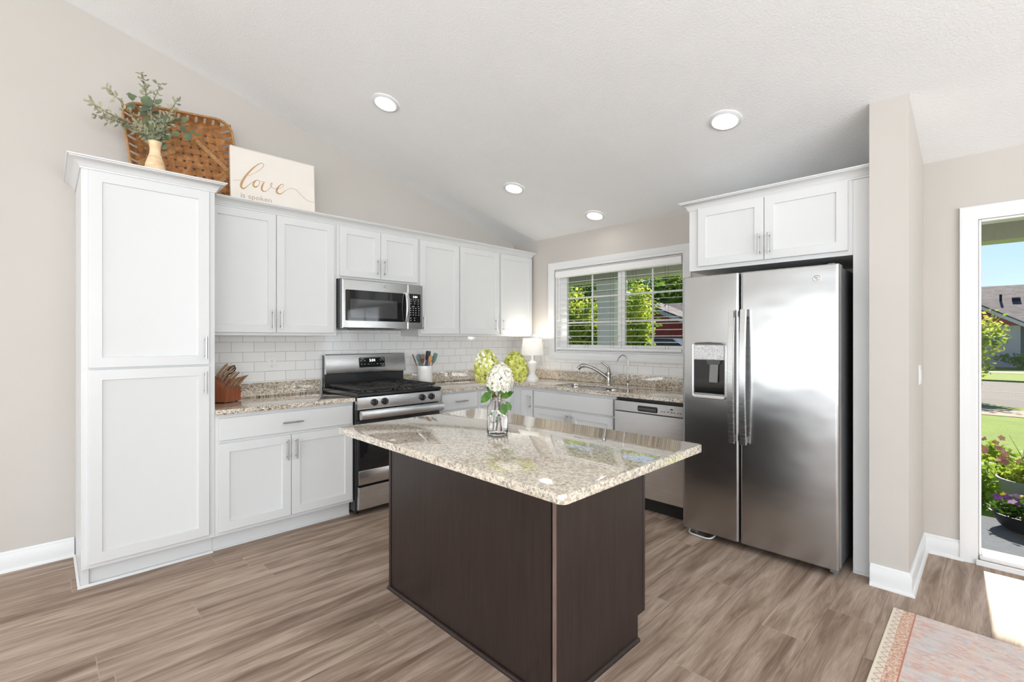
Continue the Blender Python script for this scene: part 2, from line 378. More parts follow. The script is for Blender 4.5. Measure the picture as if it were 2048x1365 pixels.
def rugmat():
    q = NM('faded_woven_rug'); t = q.n('TexCoord'); sp = q.n('SeparateXYZ'); q.l(t.outputs['Object'], sp.inputs[0]); X, Y = sp.outputs[0], sp.outputs[1]
    dy = q.math('SUBTRACT', -3.657, Y)   # distance from the long edge
    v1 = q.coord((9, 30, 1)); v2 = q.coord((16, 5, 1)); v3 = q.coord((3, 3, 1))
    n1 = q.noise(v1, 1.6, 5, .7, .6); n2 = q.noise(v2, 2.4, 4, .65, .8); n3 = q.noise(v3, 1.5, 3)
    field = q.ramp(n1.outputs['Fac'], [(.3, srgb(178, 190, 198)), (.45, srgb(212, 203, 196)), (.55, srgb(216, 192, 180)), (.68, srgb(220, 210, 200))])
    field = q.mixc(q.ramp(n2.outputs['Fac'], [(.45, (0, 0, 0, 1)), (.62, (.75, .75, .75, 1))]), field, srgb(206, 158, 142))
    field = q.mixc(q.ramp(n3.outputs['Fac'], [(.45, (0, 0, 0, 1)), (.7, (.6, .6, .6, 1))]), field, srgb(196, 202, 208))
    # woven motifs: small crosses on a lattice
    vo = q.n('TexVoronoi', distance='MANHATTAN'); vo.inputs['Scale'].default_value = 11; vo.inputs['Randomness'].default_value = .35; q.l(t.outputs['Object'], vo.inputs['Vector'])
    motif = q.ramp(vo.outputs['Distance'], [(.20, (0, 0, 0, 1)), (.24, (.34, .34, .34, 1)), (.30, (.34, .34, .34, 1)), (.34, (0, 0, 0, 1))])
    field = q.mixc(motif, field, srgb(190, 142, 128))
    # red-brown band, zigzag band, cream edge
    ck = q.noise(q.coord((60, 60, 1)), 1.3, 3, .8); red = q.ramp(ck.outputs['Fac'], [(.4, srgb(186, 134, 110)), (.52, srgb(214, 176, 152)), (.62, srgb(230, 212, 194))])
    ph = q.math('FRACT', q.math('MULTIPLY', X, 22)); tri = q.math('ABSOLUTE', q.math('SUBTRACT', q.math('MULTIPLY', ph, 2), 1))
    zz = q.math('LESS_THAN', q.math('ABSOLUTE', q.math('SUBTRACT', tri, q.math('DIVIDE', q.math('SUBTRACT', dy, .012), .024))), .16)
    zig = q.mixc(zz, srgb(228, 214, 196), srgb(192, 168, 152))
    c = q.mixc(q.math('LESS_THAN', dy, .085), field, red); c = q.mixc(q.math('LESS_THAN', q.math('ABSOLUTE', q.math('SUBTRACT', dy, .086)), .003), c, srgb(188, 120, 100))
    c = q.mixc(q.math('LESS_THAN', dy, .038), c, zig); c = q.mixc(q.math('LESS_THAN', dy, .011), c, srgb(232, 222, 198))
    q.set(color=c, rough=.95, sheen=.2); q.bump(q.noise(q.coord((400, 400, 1)), 1, 1).outputs['Fac'], .2, .002); return q.m
RUG = rugmat()
CONC = plain('shade_toned_porch_concrete', srgb(78, 90, 110), .85, var=.14, scale=30); WALKM = plain('pale_sidewalk_concrete', srgb(176, 164, 150), .9, var=.08, scale=6)  # porch concrete: the porch shade is put into its dark blue-grey
GRASS = NM('lawn_grass'); _v = GRASS.coord((1, 1, 1)); GRASS.set(color=GRASS.mixc(.5, GRASS.ramp(GRASS.noise(_v, 1.2, 5, .7).outputs['Fac'], [(.3, (.10, .20, .015, 1)), (.6, (.19, .32, .03, 1)), (.8, (.26, .36, .06, 1))]), GRASS.ramp(GRASS.noise(_v, 40, 4, .8).outputs['Fac'], [(.35, (.07, .15, .012, 1)), (.6, (.24, .36, .04, 1))])), rough=.9); GRASS = GRASS.m
ASPH = plain('grey_asphalt', srgb(116, 116, 120), .9, var=.08, scale=20)
def shingle():
    q = NM('grey_roof_shingles'); v = q.coord((2.2, 1.6, 2.2)); b = q.n('TexVoronoi'); b.inputs['Scale'].default_value = 2.2; q.l(v, b.inputs['Vector']); s = q.n('SeparateXYZ'); q.l(b.outputs['Color'], s.inputs[0])
    q.set(color=q.ramp(s.outputs[0], [(0, srgb(88, 87, 98)), (.4, srgb(108, 107, 120)), (.7, srgb(124, 123, 138)), (.9, srgb(98, 94, 106))]), rough=.9); return q.m
SHING = shingle()
def siding(name, c, pitch=.14):
    q = NM(name); t = q.n('TexCoord'); sp = q.n('SeparateXYZ'); q.l(t.outputs['Object'], sp.inputs[0]); f = q.math('FRACT', q.math('DIVIDE', sp.outputs[2], pitch))
    n = q.noise(q.coord((3, 3, 9)), 3, 3); cc = q.ramp(n.outputs['Fac'], [(.3, tuple(x*.88 for x in c[:3])+(1,)), (.7, c)]); q.set(color=cc, rough=.7); q.bump(f, .5, .02); return q.m
REDS = siding('red_shake_siding', srgb(206, 92, 78)); GREYS = siding('grey_lap_siding', srgb(150, 152, 152)); WHITES = siding('white_lap_siding', srgb(226, 226, 224))
TREEY = leafmat('yellow_green_tree_leaf', (.20, .34, .035, 1), (.62, .68, .12, 1), .62, .5, 2.0); TREEG = leafmat('mid_green_tree_leaf', (.14, .28, .03, 1), (.34, .48, .08, 1), .55, .5, 1.5); TREED = leafmat('dark_green_tree_leaf', (.06, .14, .02, 1), (.17, .29, .05, 1), .5, .5, 1.5)
BARK = plain('grey_brown_bark', srgb(96, 82, 70), .9, var=.25, scale=20)
POTB = plain('blue_grey_pot', srgb(112, 122, 136), .5); POTD = plain('dark_bowl_planter', (.012, .014, .018), .5); PURP = leafmat('purple_petal', srgb(96, 50, 140), srgb(132, 76, 176), .3, .6, 60); YELL = leafmat('yellow_petal', srgb(226, 190, 50), srgb(240, 216, 96), .3, .6, 60); PINKF = leafmat('pink_petal', srgb(200, 130, 130), srgb(224, 168, 160), .3, .6, 60)
CARM = plain('dark_car_paint', (.012, .013, .016), .15, .2, coat=.6); CARG = plain('car_window_glass', (.02, .03, .045), .05)
TYRE = plain('tyre_rubber', (.012, .012, .012), .8)

# ------------------------------------------------------------------ room shell
H0, SL, RIDGE = 2.4576, .2499, -6.2
cz = lambda x: H0 - SL*x if x > RIDGE else H0 - SL*RIDGE - SL*(RIDGE-x)
XL, YF = -10.0, -8.5
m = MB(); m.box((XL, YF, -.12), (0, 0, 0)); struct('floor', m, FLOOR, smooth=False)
m = MB()
for a, b in ((0.14, RIDGE), (RIDGE, XL-.14)):
    za = cz(a)
    zb = cz(b)
    m.faces([(a, .14, za), (b, .14, zb), (b, YF-.14, zb), (a, YF-.14, za), (a, .14, za+.12), (b, .14, zb+.12), (b, YF-.14, zb+.12), (a, YF-.14, za+.12)],
            [(0,1,2,3), (7,6,5,4), (0,4,5,1), (1,5,6,2), (2,6,7,3), (3,7,4,0)])
struct('ceiling', m, CEIL, smooth=False)
def gable(y0, y1, holes=()):
    # wall parallel to x, following the vaulted ceiling; holes are x0,x1,z0,z1
    mm = MB(); out_ = [(XL-.14, 0), (0.14, 0), (0.14, H0-SL*.14+.02), (0, H0+.02), (RIDGE, H0-SL*RIDGE+.02), (XL-.14, cz(XL-.14)+.02)]
    mm.slab(out_, [[(a, c), (b, c), (b, d), (a, d)] for a, b, c, d in holes], y0, y1, mp=lambda x, z, y: Vector((x, y, z))); return mm
struct('wall_left', gable(0, .14), WALL, smooth=False)
struct('wall_rear', gable(YF-.14, YF, [(-7.9, -2.1, .2, 2.55)]), WALL, smooth=False)
def sidewall(x0, x1, holes, zt0):
    mm = MB(); mm.slab([(YF-.14, 0), (.14, 0), (.14, zt0), (YF-.14, zt0)], [[(a, c), (b, c), (b, d), (a, d)] for a, b, c, d in holes], x0, x1, mp=lambda y, z, x: Vector((x, y, z))); return mm
WY0, WY1, WZ0, WZ1 = -2.106, -.638, 1.201, 2.094
SY0, SY1, SZ0, SZ1 = -4.42, -3.945, .03, 2.06
struct('wall_window', sidewall(0, .14, [(WY0, WY1, WZ0, WZ1), (SY0, SY1, SZ0, SZ1)], H0+.0), WALL, smooth=False)
struct('wall_back', sidewall(XL-.14, XL, [(-8.0, -.05, .06, 1.95)], cz(XL)+.03), WALL, smooth=False)
XW, YW, TW = -.7436, -3.6954, .1675
m = MB(); m.slab([(XW, 0), (-.001, 0), (-.001, H0-SL*-.001+.005), (XW, H0-SL*XW+.005)], [], YW, YW+TW, mp=lambda x, z, y: Vector((x, y, z)))
o = m.build('wall_partition', WALL, None, False); o['kind'] = 'structure'
# baseboards with a shoe moulding
BB = [(0, 0), (.027, 0), (.027, .010), (.022, .018), (.014, .020), (.014, .098), (.011, .104), (.006, .107), (.004, .117), (0, .117)]
flat = lambda x, y, h: Vector((x, y, h))
m = MB(); m.sweep([(XL, -.0005), (-3.846, -.0005)], BB, flat, 1); struct('baseboard_left', m, TRIM)
m = MB(); m.sweep([(-.001, -3.882), (-.001, YW-.0005), (XW-.0005, YW-.0005), (XW-.0005, YW+TW-.004)], BB, flat, -1); struct('baseboard_partition', m, TRIM)
# window wall: casings
CAS = [(0, 0), (0, .012), (.008, .014), (.03, .015), (.036, .019), (.062, .020), (.070, .022), (.080, .022), (.080, 0)]
m = MB(); m.sweep([(WY0, WZ0-.0), (WY1, WZ0), (WY1, WZ1), (WY0, WZ1)], [(o_*.95, h) for o_, h in CAS], lambda s, z, h: Vector((-h-.0005, s, z)), 1, True); struct('trim_1', m, TRIM)
m = MB(); m.sweep([(SY1, 0), (SY1, SZ1), (SY0, SZ1), (SY0, 0)], CAS, lambda s, z, h: Vector((-h-.0005, s, z)), 1); struct('trim_2', m, TRIM)
# subway tile fields
m = MB(); m.box((-3.2225, -.006, .88), (-.0065, -.0003, 1.42)); struct('trim_3', m, TILEA, smooth=False)
m = MB()
for a, b, c, d in ((-.558, -.006, .88, 1.385), (-2.48, -.558, .88, 1.127)): m.box((-.006, a, c), (-.0003, b, d))
struct('trim_4', m, TILEB, smooth=False)
m = MB(); m.sweep([(-.558, 1.385), (-.03, 1.385)], [(0, 0), (.0, .012), (.006, .016), (.014, .012), (.018, 0)], lambda s, z, h: Vector((-h-.0005, s, z)), -1); struct('trim_5', m, TRIM)

# kitchen window: frame, sashes, muntins and panes
def vert(mm, x0, x1, y0, y1, z0, z1, b=.003): mm.box((x0, y0, z0), (x1, y1, z1), b)
m = MB(); GX = .09
vert(m, .015, .135, WY0+.001, WY1-.001, WZ0+.001, WZ0+.012); vert(m, .015, .135, WY0+.001, WY1-.001, WZ1-.012, WZ1-.001)
vert(m, .015, .135, WY1-.012, WY1-.001, WZ0+.012, WZ1-.012); vert(m, .015, .135, WY0+.001, WY0+.012, WZ0+.012, WZ1-.012)
win = struct('window_1', m, VINYL)
for (a, b) in ((-1.391, -.751), (-2.062, -1.471)):
    mm = MB(); xa, xb = (.075, .11)
    y0, y1 = (a-.038 if a > -1.5 else a-.032), (b+.1 if b > -1 else b+.038)
    vert(mm, xa, xb, y0, y1, WZ0+.012, 1.281); vert(mm, xa, xb, y0, y1, 2.035, WZ1-.012); vert(mm, xa, xb, y0, a, 1.281, 2.035); vert(mm, xa, xb, b, y1, 1.281, 2.035)
    sash = mm.build('sash', VINYL, win)
    mm = MB(); c = -1.076 if a > -1.5 else -1.765
    vert(mm, GX-.006, GX+.006, c-.009, c+.009, 1.281, 2.035, .002)
    for z in (1.517, 1.78): vert(mm, GX-.0055, GX+.0055, a, b, z-.009, z+.009, .002)
    mm.build('muntin', VINYL, win)
    mm = MB(); mm.box((GX-.002, a-.004, 1.277), (GX+.002, b+.004, 2.039)); mm.build('pane', PANE, win, False)
# blind
bl = thing('window_blind', 'white horizontal slat blind with open slats in the kitchen window', 'blind', (.03, -1.37, 2.05))
m = MB(); vert(m, -.004, .045, WY0+.016, WY1-.016, 2.004, 2.076); m.box((-.010, WY0+.014, 2.012), (-.003, WY1-.014, 2.070), .002); m.build('valance', BLIND, bl)
m = MB()
for k in range(12):
    z = 1.312+.0577*k
    m.loft([[(.006, y, z-.0026), (.028, y, z+.0006), (.052, y, z+.0026), (.052, y, z+.0054), (.028, y, z+.0034), (.006, y, z+.0002)] for y in (WY1-.02, WY0+.02)])
m.build('slats', SLATM, bl)
m = MB(); vert(m, .006, .052, WY0+.02, WY1-.02, 1.228, 1.25); m.build('bottom_rail', BLIND, bl)
m = MB()
for y in (-.80, -1.04, -1.345, -1.60, -1.93):
    m.cyl((.012, y, 1.25), (.012, y, 2.01), .0011, seg=5); m.cyl((.046, y-.012, 1.25), (.046, y-.012, 2.01), .0011, seg=5)
m.build('ladder_cords', CORD, bl)
m = MB(); m.cyl((-.004, -.705, 2.0), (-.004, -.705, 1.52), .004, seg=8); m.build('tilt_wand', BLIND, bl)

# tall sidelight window beside the entry
m = MB()
vert(m, .0, .12, SY1-.012, SY1-.001, SZ0+.012, SZ1-.001); vert(m, .0, .12, SY0+.001, SY0+.012, SZ0+.012, SZ1-.001); vert(m, .0, .12, SY0+.012, SY1-.012, SZ1-.014, SZ1-.001)
w2 = struct('window_2', m, VINYL)
m = MB(); vert(m, .0, .13, SY0+.002, SY1-.002, SZ0+.002, SZ0+.028); m.box((-.034, SY0-.09, .0), (-.0235, SY1+.01, .034), .003); m.box((-.026, SY0-.02, .034), (.0, SY1-.004, .062), .008, 2); m.build('window_sill', TRIM, w2)
m = MB(); m.box((.05, SY0+.012, SZ0+.028), (.055, SY1-.012, SZ1-.014)); m.build('pane', PANE, w2, False)

# rear openings (behind the viewer): patio door and wide window, frames only around the added area lamps
def rear_frame(name, pts, posts, axis, pos):
    mm = MB()
    a0, a1, z0, z1 = pts
    def bar(s0, s1, c0, c1):
        if axis == 'x': mm.box((pos-.04, s0, c0), (pos+.02, s1, c1), .003)
        else: mm.box((s0, pos-.04, c0), (s1, pos+.02, c1), .003)
    bar(a0, a1, z0, z0+.06); bar(a0, a1, z1-.06, z1)
    for p in [a0, a1-.06]+posts: bar(p, p+.06, z0+.06, z1-.06)
    return struct(name, mm, VINYL)
rear_frame('door_1', (-8.0, -.05, .06, 1.95), [-5.4, -2.7], 'x', -10.03); rear_frame('window_3', (-7.9, -2.1, .2, 2.55), [-5.9, -4.0], 'y', -8.53)

# ------------------------------------------------------------------ cabinetry
SHAKER = lambda n: [(0, n-.019), (0, n-.0015), (.0015, n), (.0555, n), (.0575, n-.0075), (.062, n-.0085)]
SLABF = lambda n: [(0, n-.019), (0, n-.0015), (.0015, n)]
def pull(mp, par, n, s, z, ln, horizontal=False):
    mm = MB(); e = ln/2; r = .0052; st = .030
    if horizontal:
        mm.cyl(mp(s-e, n+st, z), mp(s+e, n+st, z), r, seg=12)
        for k in (-1, 1): mm.cyl(mp(s+k*(e-.022), n, z), mp(s+k*(e-.022), n+st, z), r*.85, seg=10)
    else:
        mm.cyl(mp(s, n+st, z-e), mp(s, n+st, z+e), r, seg=12)
        for k in (-1, 1): mm.cyl(mp(s, n, z+k*(e-.018)), mp(s, n+st, z+k*(e-.018)), r*.85, seg=10)
    return mm.build('handle', NICKEL, par)
def front(mp, par, s0, s1, z0, z1, n, kind='door', h=None, name=None):
    mm = MB(); mm.rings(mp, s0, s1, z0, z1, SHAKER(n) if kind == 'door' else SLABF(n))
    d = mm.build(name or ('door' if kind == 'door' else 'drawer'), WHITE, par)
    if h: pull(mp, d, n, *h)
    return d
CROWN = [(0, 2.256), (.006, 2.256), (.007, 2.264), (.011, 2.268), (.013, 2.276), (.020, 2.287), (.032, 2.297), (.043, 2.301), (.047, 2.303), (.048, 2.308), (.056, 2.309), (.057, 2.316), (0, 2.316)]
XP0, XP1 = -3.84, -3.2225; X36, X30, X1, XE = -2.3145, -1.5414, -1.078, -.035
UN = .315; G = .0005
# pantry
t = thing('pantry_cabinet', 'tall white two-door pantry cabinet standing left of the counter', 'cabinet', (XP0, -.3, 0))
m = MB(); m.mbox(mA, XP0, XP1-G, .001, .605, .112, 2.29, .001); m.mbox(mA, XP0, XP0+.018, .001, .545, 0, .112); m.build('carcass', WHITE, t)
m = MB(); m.mbox(mA, XP0+.0185, XP1-G, .50, .54, 0, .1115); m.mbox(mA, XP0+.0005, XP0+.034, .546, .552, .013, .1115); m.sweep([(XP0-.001, -.0155), (XP0-.001, -.5525), (XP1-G, -.5525)], [(0, 0), (.011, 0), (.011, .004), (.007, .010), (0, .013)], flat, 1); m.build('toe_kick', WHITE, t)
front(mA, t, -3.811, -3.256, 1.190, 2.251, .625, 'door', (-3.278, 1.292, .135)); front(mA, t, -3.811, -3.256, .138, 1.179, .625, 'door', (-3.279, 1.08, .135))
m = MB(); m.sweep([(XP0, -.001), (XP0, -.605), (XP1, -.605), (XP1, -.376)], CROWN, flat, 1); m.build('crown_molding', WHITE, t)
# wall cabinets on the left wall
def upper(name, label, s0, s1, z0, doors, grp=None):
    tt = thing(name, label, 'cabinet', ((s0+s1)/2, -.16, z0)); mm = MB(); mm.mbox(mA, s0+G, s1-G, .007, UN, z0, 2.29, .001); mm.build('carcass', WHITE, tt)
    for a, b, zb, h in doors: front(mA, tt, a, b, zb, 2.251, .335, 'door', h)
    return tt
upper('upper_cabinet', 'wide white two-door wall cabinet between pantry and microwave', XP1, X36, 1.3695, [(-3.205, -2.774, 1.391, (-2.801, 1.488, .135)), (-2.770, -2.338, 1.391, (-2.744, 1.488, .135))])
upper('upper_cabinet', 'short white two-door wall cabinet above the microwave', X36, X30, 1.829, [(-2.293, -1.933, 1.851, (-1.963, 1.952, .135)), (-1.929, -1.561, 1.851, (-1.899, 1.952, .135))])
upper('upper_cabinet', 'narrow white single-door wall cabinet right of the microwave', X30, X1, 1.3695, [(-1.533, -1.087, 1.391, (-1.506, 1.49, .125))])
upper('upper_cabinet', 'white two-door wall cabinet in the corner beside the window', X1, XE, 1.3695, [(-1.067, -.546, 1.391, (-.606, 1.49, .125)), (-.522, -.040, 1.391, (-.495, 1.49, .125))])
m = MB(); m.sweep([(XP1+.058, -UN), (XE, -UN), (XE, -.001)], CROWN, lambda x, y, h: Vector((min(x, -.0008), y, h)), 1)
m.box((-3.162, -UN, 2.2905), (XE, -.30, 2.31)); tag(m.build('crown_molding', WHITE), 'long white crown molding along the tops of the left wall cabinets', 'molding')
# base cabinets on the left wall
HC = .903; CT = .873
def base(name, label, mp, s0, s1, n=.605, toe=True):
    a, b = mp(s0, .007, 0), mp(s1, n, 0)
    tt = thing(name, label, 'cabinet', ((a.x+b.x)/2, (a.y+b.y)/2, 0)); mm = MB(); mm.mbox(mp, s0+G, s1-G, .007, n, .112, CT-.0005, .001); mm.build('carcass', WHITE, tt)
    if toe:
        mm = MB(); mm.mbox(mp, s0+G, s1-G, .45, .54, 0, .1115); mm.mbox(mp, s0+G, s1-G, .54, .551, 0, .013, .003); mm.build('toe_kick', WHITE, tt)
    return tt
t = base('base_cabinet', 'white base cabinet left of the range with one drawer over two doors', mA, XP1, X36)
front(mA, t, -3.202, -2.329, .708, .847, .625, 'drawer', (-2.768, .777, .135, True)); front(mA, t, -3.202, -2.772, .137, .688, .625, 'door', (-2.801, .592, .135)); front(mA, t, -2.768, -2.329, .137, .688, .625, 'door', (-2.742, .592, .135))
t = base('base_cabinet', 'white base cabinet right of the range with a wide drawer', mA, X30, -1.075)
front(mA, t, -1.505, -1.095, .713, .852, .625, 'drawer', (-1.30, .783, .135, True)); front(mA, t, -1.505, -1.095, .137, .693, .625, 'door', (-1.13, .6, .135))
t = base('corner_base_cabinet', 'white corner base cabinet under the counter bend', mA, -1.075, -.0075)
front(mA, t, -1.05, -.66, .713, .852, .625, 'drawer'); front(mA, t, -1.05, -.66, .137, .693, .625, 'door')
t = base('base_cabinet', 'narrow white base cabinet with one door left of the sink cabinet', mB, -.885, -.606-.0005)
front(mB, t, -.883, -.735, .137, .845, .625, 'door', (-.862, .735, .125))
t = base('sink_base_cabinet', 'white sink base cabinet with plain front over two doors', mB, -1.815, -.886)
for k in list(t.children):
    if k.name.startswith('carcass'): bpy.data.objects.remove(k)
m = MB()
for a, b, c, d, e, f in ((-1.814, -1.796, .007, .605, .112, .872), (-.905, -.887, .007, .605, .112, .872), (-1.796, -.905, .007, .02, .112, .872), (-1.796, -.905, .02, .605, .112, .13), (-1.796, -.905, .587, .605, .13, .872)): m.mbox(mB, a, b, c, d, e, f)
m.build('carcass', WHITE, t)
front(mB, t, -1.797, -.902, .703, .842, .625, 'drawer', name='false_front'); front(mB, t, -1.797, -1.352, .137, .685, .625, 'door', (-1.376, .60, .125)); front(mB, t, -1.347, -.902, .137, .685, .625, 'door', (-1.323, .60, .125))
# countertops
def rrect(x0, x1, y0, y1, r, k=5):
    P = []
    for cx, cy, a in ((x1-r, y0+r, -PI/2), (x1-r, y1-r, 0), (x0+r, y1-r, PI/2), (x0+r, y0+r, PI)):
        P += [(cx+r*math.cos(a+PI/2*i/k), cy+r*math.sin(a+PI/2*i/k)) for i in range(k+1)]
    return P
CN = .6437
m = MB(); m.slab([(XP1+G, -.007), (XP1+G, -CN), (X36-.002, -CN), (X36-.002, -.007)], [], CT, HC, .003); t = m.build('countertop', GRANITE); tag(t, 'speckled granite countertop between pantry and range', 'countertop')
m = MB(); m.box((XP1+G, -.024, HC), (X36-.002, -.0065, 1.005), .002); m.build('backsplash', GRANITE, t)
SKX0, SKX1, SKY0, SKY1 = -.548, -.185, -1.765, -1.055
m = MB(); m.slab([(X30+.004, -.007), (X30+.004, -CN), (-CN, -CN), (-CN, -2.49), (-.007, -2.49), (-.007, -.007)], [rrect(SKX0, SKX1, SKY0, SKY1, .07)], CT, HC, .003); t = m.build('countertop', GRANITE); tag(t, 'L-shaped speckled granite countertop around the sink corner', 'countertop')
m = MB(); m.box((X30+.004, -.024, HC), (-.0065, -.0065, 1.005), .002); m.box((-.024, -2.49, HC), (-.0065, -.0245, 1.005), .002); m.build('backsplash', GRANITE, t)
# sink
m = MB()
ys = -1.47
t = thing('sink', 'double-bowl stainless undermount sink under the kitchen window', 'sink', (-.37, -1.41, .7))
for y0, y1 in ((SKY0-.008, ys-.012), (ys+.012, SKY1+.008)):
    mm = MB(); L = []
    for ins, z in ((0, CT-.002), (.004, CT-.03), (.012, .72), (.05, .70)): L.append([Vector((x, y, z)) for x, y in rrect(SKX0-.008+ins, SKX1+.008-ins, y0+ins, y1-ins, .06)])
    mm.loft(L, False); b = mm.bm; b.verts.ensure_lookup_table(); b.faces.new(b.verts[-24:]); mm.build('bowl', STEEL, t, fix=False)
mm = MB(); mm.box((SKX0, ys-.0118, .85), (SKX1, ys+.0118, CT-.006), .005, 2); mm.build('divider', STEEL, t)
# faucet
t = thing('faucet', 'brushed nickel kitchen faucet with curved lever behind the sink', 'faucet', (-.133, -1.41, HC))
fx, fy = -.133, -1.425
m = MB(); m.lathe([(.001, 0), (.030, 0), (.030, .006), (.024, .014), (.022, .06), (.022, .10), (.024, .115), (.020, .128), (.001, .13)], (fx, fy, HC), 20); m.build('body', FAUCETM, t)
m = MB(); m.tube(bez([(fx-.005, fy+.004, HC+.06), (fx-.035, fy+.05, HC+.105), (fx-.075, fy+.12, HC+.155), (fx-.10, fy+.185, HC+.178), (fx-.118, fy+.235, HC+.176), (fx-.128, fy+.265, HC+.150)], 5), [.016]*16+[.0165, .019, .021, .022, .021, .02, .02, .02, .021, .0205], 14); m.build('spout', FAUCETM, t)
m = MB(); m.tube(bez([(fx, fy, HC+.125), (fx+.004, fy+.004, HC+.155), (fx+.0, fy+.02, HC+.18), (fx-.01, fy+.05, HC+.203), (fx-.02, fy+.075, HC+.214)], 5), [.019, .018, .017, .016, .015, .014, .013, .012, .0115, .011, .0105, .0105, .0105, .011, .011, .011, .0105, .0100, .0095, .008, .004], 12, .8); m.build('lever', FAUCETM, t)
t = thing('filter_tap', 'slim gooseneck filter tap right of the kitchen faucet', 'faucet', (-.12, -1.625, HC)); gx, gy = -.12, -1.625
m = MB(); m.lathe([(.001, 0), (.017, 0), (.016, .006), (.009, .012), (.008, .03), (.012, .036), (.012, .056), (.007, .062), (.001, .064)], (gx, gy, HC), 16); m.cyl((gx, gy, HC+.047), (gx-.02, gy-.03, HC+.05), .004, .003, 8); m.build('base', FAUCETM, t)
m = MB(); m.tube(bez([(gx, gy, HC+.06), (gx, gy, HC+.15), (gx, gy, HC+.235), (gx-.004, gy+.014, HC+.272), (gx-.014, gy+.045, HC+.29), (gx-.026, gy+.075, HC+.268), (gx-.034, gy+.092, HC+.228)], 6), .0055, 10); m.build('gooseneck', FAUCETM, t)

# ------------------------------------------------------------------ range
t = thing('range', 'stainless gas range with black grates between the base cabinets', 'range', (-1.93, -.33, 0))
RX0, RX1 = -2.3085, -1.548
m = MB(); m.mbox(mA, RX0, RX1, .03, .625, .035, .905, .003); m.build('body', BLACK, t)
for s in (RX0+.03, RX1-.03):
    for n in (.08, .57):
        m = MB(); m.cyl(mA(s, n, 0), mA(s, n, .035), .016, seg=12); m.build('foot', BRUBBER, t)
m = MB(); m.loft([[mA(s, n, z) for n, z in ((.03, .9055), (.655, .9055), (.672, .912), (.668, .929), (.655, .934), (.08, .934), (.03, .934))] for s in (RX0-.001, RX1+.001)]); ct = m.build('cooktop', BLACK, t)
m = MB(); m.loft([[mA(s, n, z) for n, z in ((.626, .808), (.672, .808), (.674, .815), (.666, .900), (.660, .9045), (.626, .9045))] for s in (RX0, RX1)]); cp = m.build('control_panel', STEEL, t)
for s in (-2.174, -2.085, -1.739, -1.647):
    m = MB(); rot = Matrix.Rotation(PI/2, 3, 'X'); m.lathe([(.001, 0), (.027, 0), (.027, .004), (.024, .006), (.024, .018), (.020, .024), (.001, .024)], mA(s, .6705, .858), 20, rot)
    m.box(mA(s-.0035, .694, .838), mA(s+.0035, .705, .878), .002); m.build('knob', BLACK, cp)
m = MB(); m.rings(mA, RX0+.004, RX1-.004, .236, .728, [(0, .627), (0, .655), (.003, .658)]); od = m.build('oven_door', BLACK, t)
m = MB(); m.rings(mA, RX0+.012, RX1-.012, .24, .345, [(0, .6585), (0, .661), (.003, .663)]); m.build('lower_trim', STEEL, od)
m = MB(); m.rings(mA, RX0+.02, RX1-.02, .348, .705, [(0, .6585), (0, .661), (.002, .662)]); m.build('window', BGLASS, od)
m = MB(); m.loft([[mA(s, n, z) for n, z in ((.69, .738), (.722, .742), (.728, .77), (.722, .80), (.69, .803), (.684, .77))] for s in (RX0+.006, RX1-.006)])
for s in (RX0+.02, RX1-.05): m.mbox(mA, s, s+.03, .6555, .69, .742, .795, .003)
for a, b in ((.06, .12), (.2, .36), (.40, .56), (.60, .70)): pass
m.build('handle', STEEL, od)
m = MB(); m.rings(mA, RX0+.004, RX1-.004, .729, .806, [(0, .627), (0, .640), (.002, .642)]); m.build('vent_strip', BLACK, t)
m = MB(); m.rings(mA, RX0+.012, RX1-.012, .05, .225, [(0, .627), (0, .655), (.004, .662)]); m.build('drawer', STEEL, t)
# grates and burners
for k, (a, b) in enumerate(((RX0+.03, -1.935), (-1.921, RX1-.03))):
    m = MB(); z0, z1 = .936, .966; n0, n1 = .10, .63
    def bar(s0, s1, q0, q1, zz0=z0+.012, zz1=z1): m.mbox(mA, s0, s1, q0, q1, zz0, zz1, .003)
    bar(a, b, n0, n0+.014); bar(a, b, n1-.014, n1); bar(a, a+.014, n0+.014, n1-.014); bar(b-.014, b, n0+.014, n1-.014); bar(a+.014, b-.014, .358, .372)
    cxs = (a+b)/2
    for nc in (.235, .495):
        for dx, dn in ((1, 0), (-1, 0), (0, 1), (0, -1)):
            e = .158 if dx else .112
            m.mbox(mA, cxs+(dx*.035 if dx else -.006), cxs+(dx*e if dx else .006), nc+(dn*.03 if dn else -.006), nc+(dn*e if dn else .006), z0+.014, z1+.002, .002)
        for sx in (-1, 1):
            for sn in (-1, 1): m.tube([mA(cxs+sx*.05, nc+sn*.04, z1-.006), mA(cxs+sx*.155, nc+sn*.108, z1-.006)], .006, 6)
    for sx in (a+.03, (a+b)/2-.1, (a+b)/2+.1, b-.03):
        for q in (n0+.007, n1-.007): m.cyl(mA(sx, q, .9345), mA(sx, q, .95), .008, seg=8)
    for q in [n0+.06*i for i in range(1, 9)]: m.mbox(mA, a-.0, a+.02, q, q+.03, z1-.004, z1+.004, .003)
    m.build('grate', IRON, t)
    for nc in (.235, .495):
        m = MB(); m.lathe([(.001, 0), (.052, 0), (.052, .006), (.044, .012), (.044, .016), (.036, .021), (.001, .022)], mA(cxs, nc, .9345), 22); m.build('burner', IRON, t)
m = MB(); m.mbox(mA, RX0+.002, RX1-.002, .028, .075, .9345, 1.205, .002); bgd = m.build('backguard', BLACK, t)
m = MB(); m.loft([[mA(s, n, z) for n, z in ((.0755, 1.048), (.108, 1.046), (.112, 1.056), (.088, 1.206), (.080, 1.212), (.03, 1.212), (.03, 1.206), (.0755, 1.206))] for s in (RX0, RX1)]); m.build('backguard_panel', STEEL, bgd)
tl = lambda s, z, d=0: mA(s, .112-(z-1.056)*.024/.15+.0006+d, z)
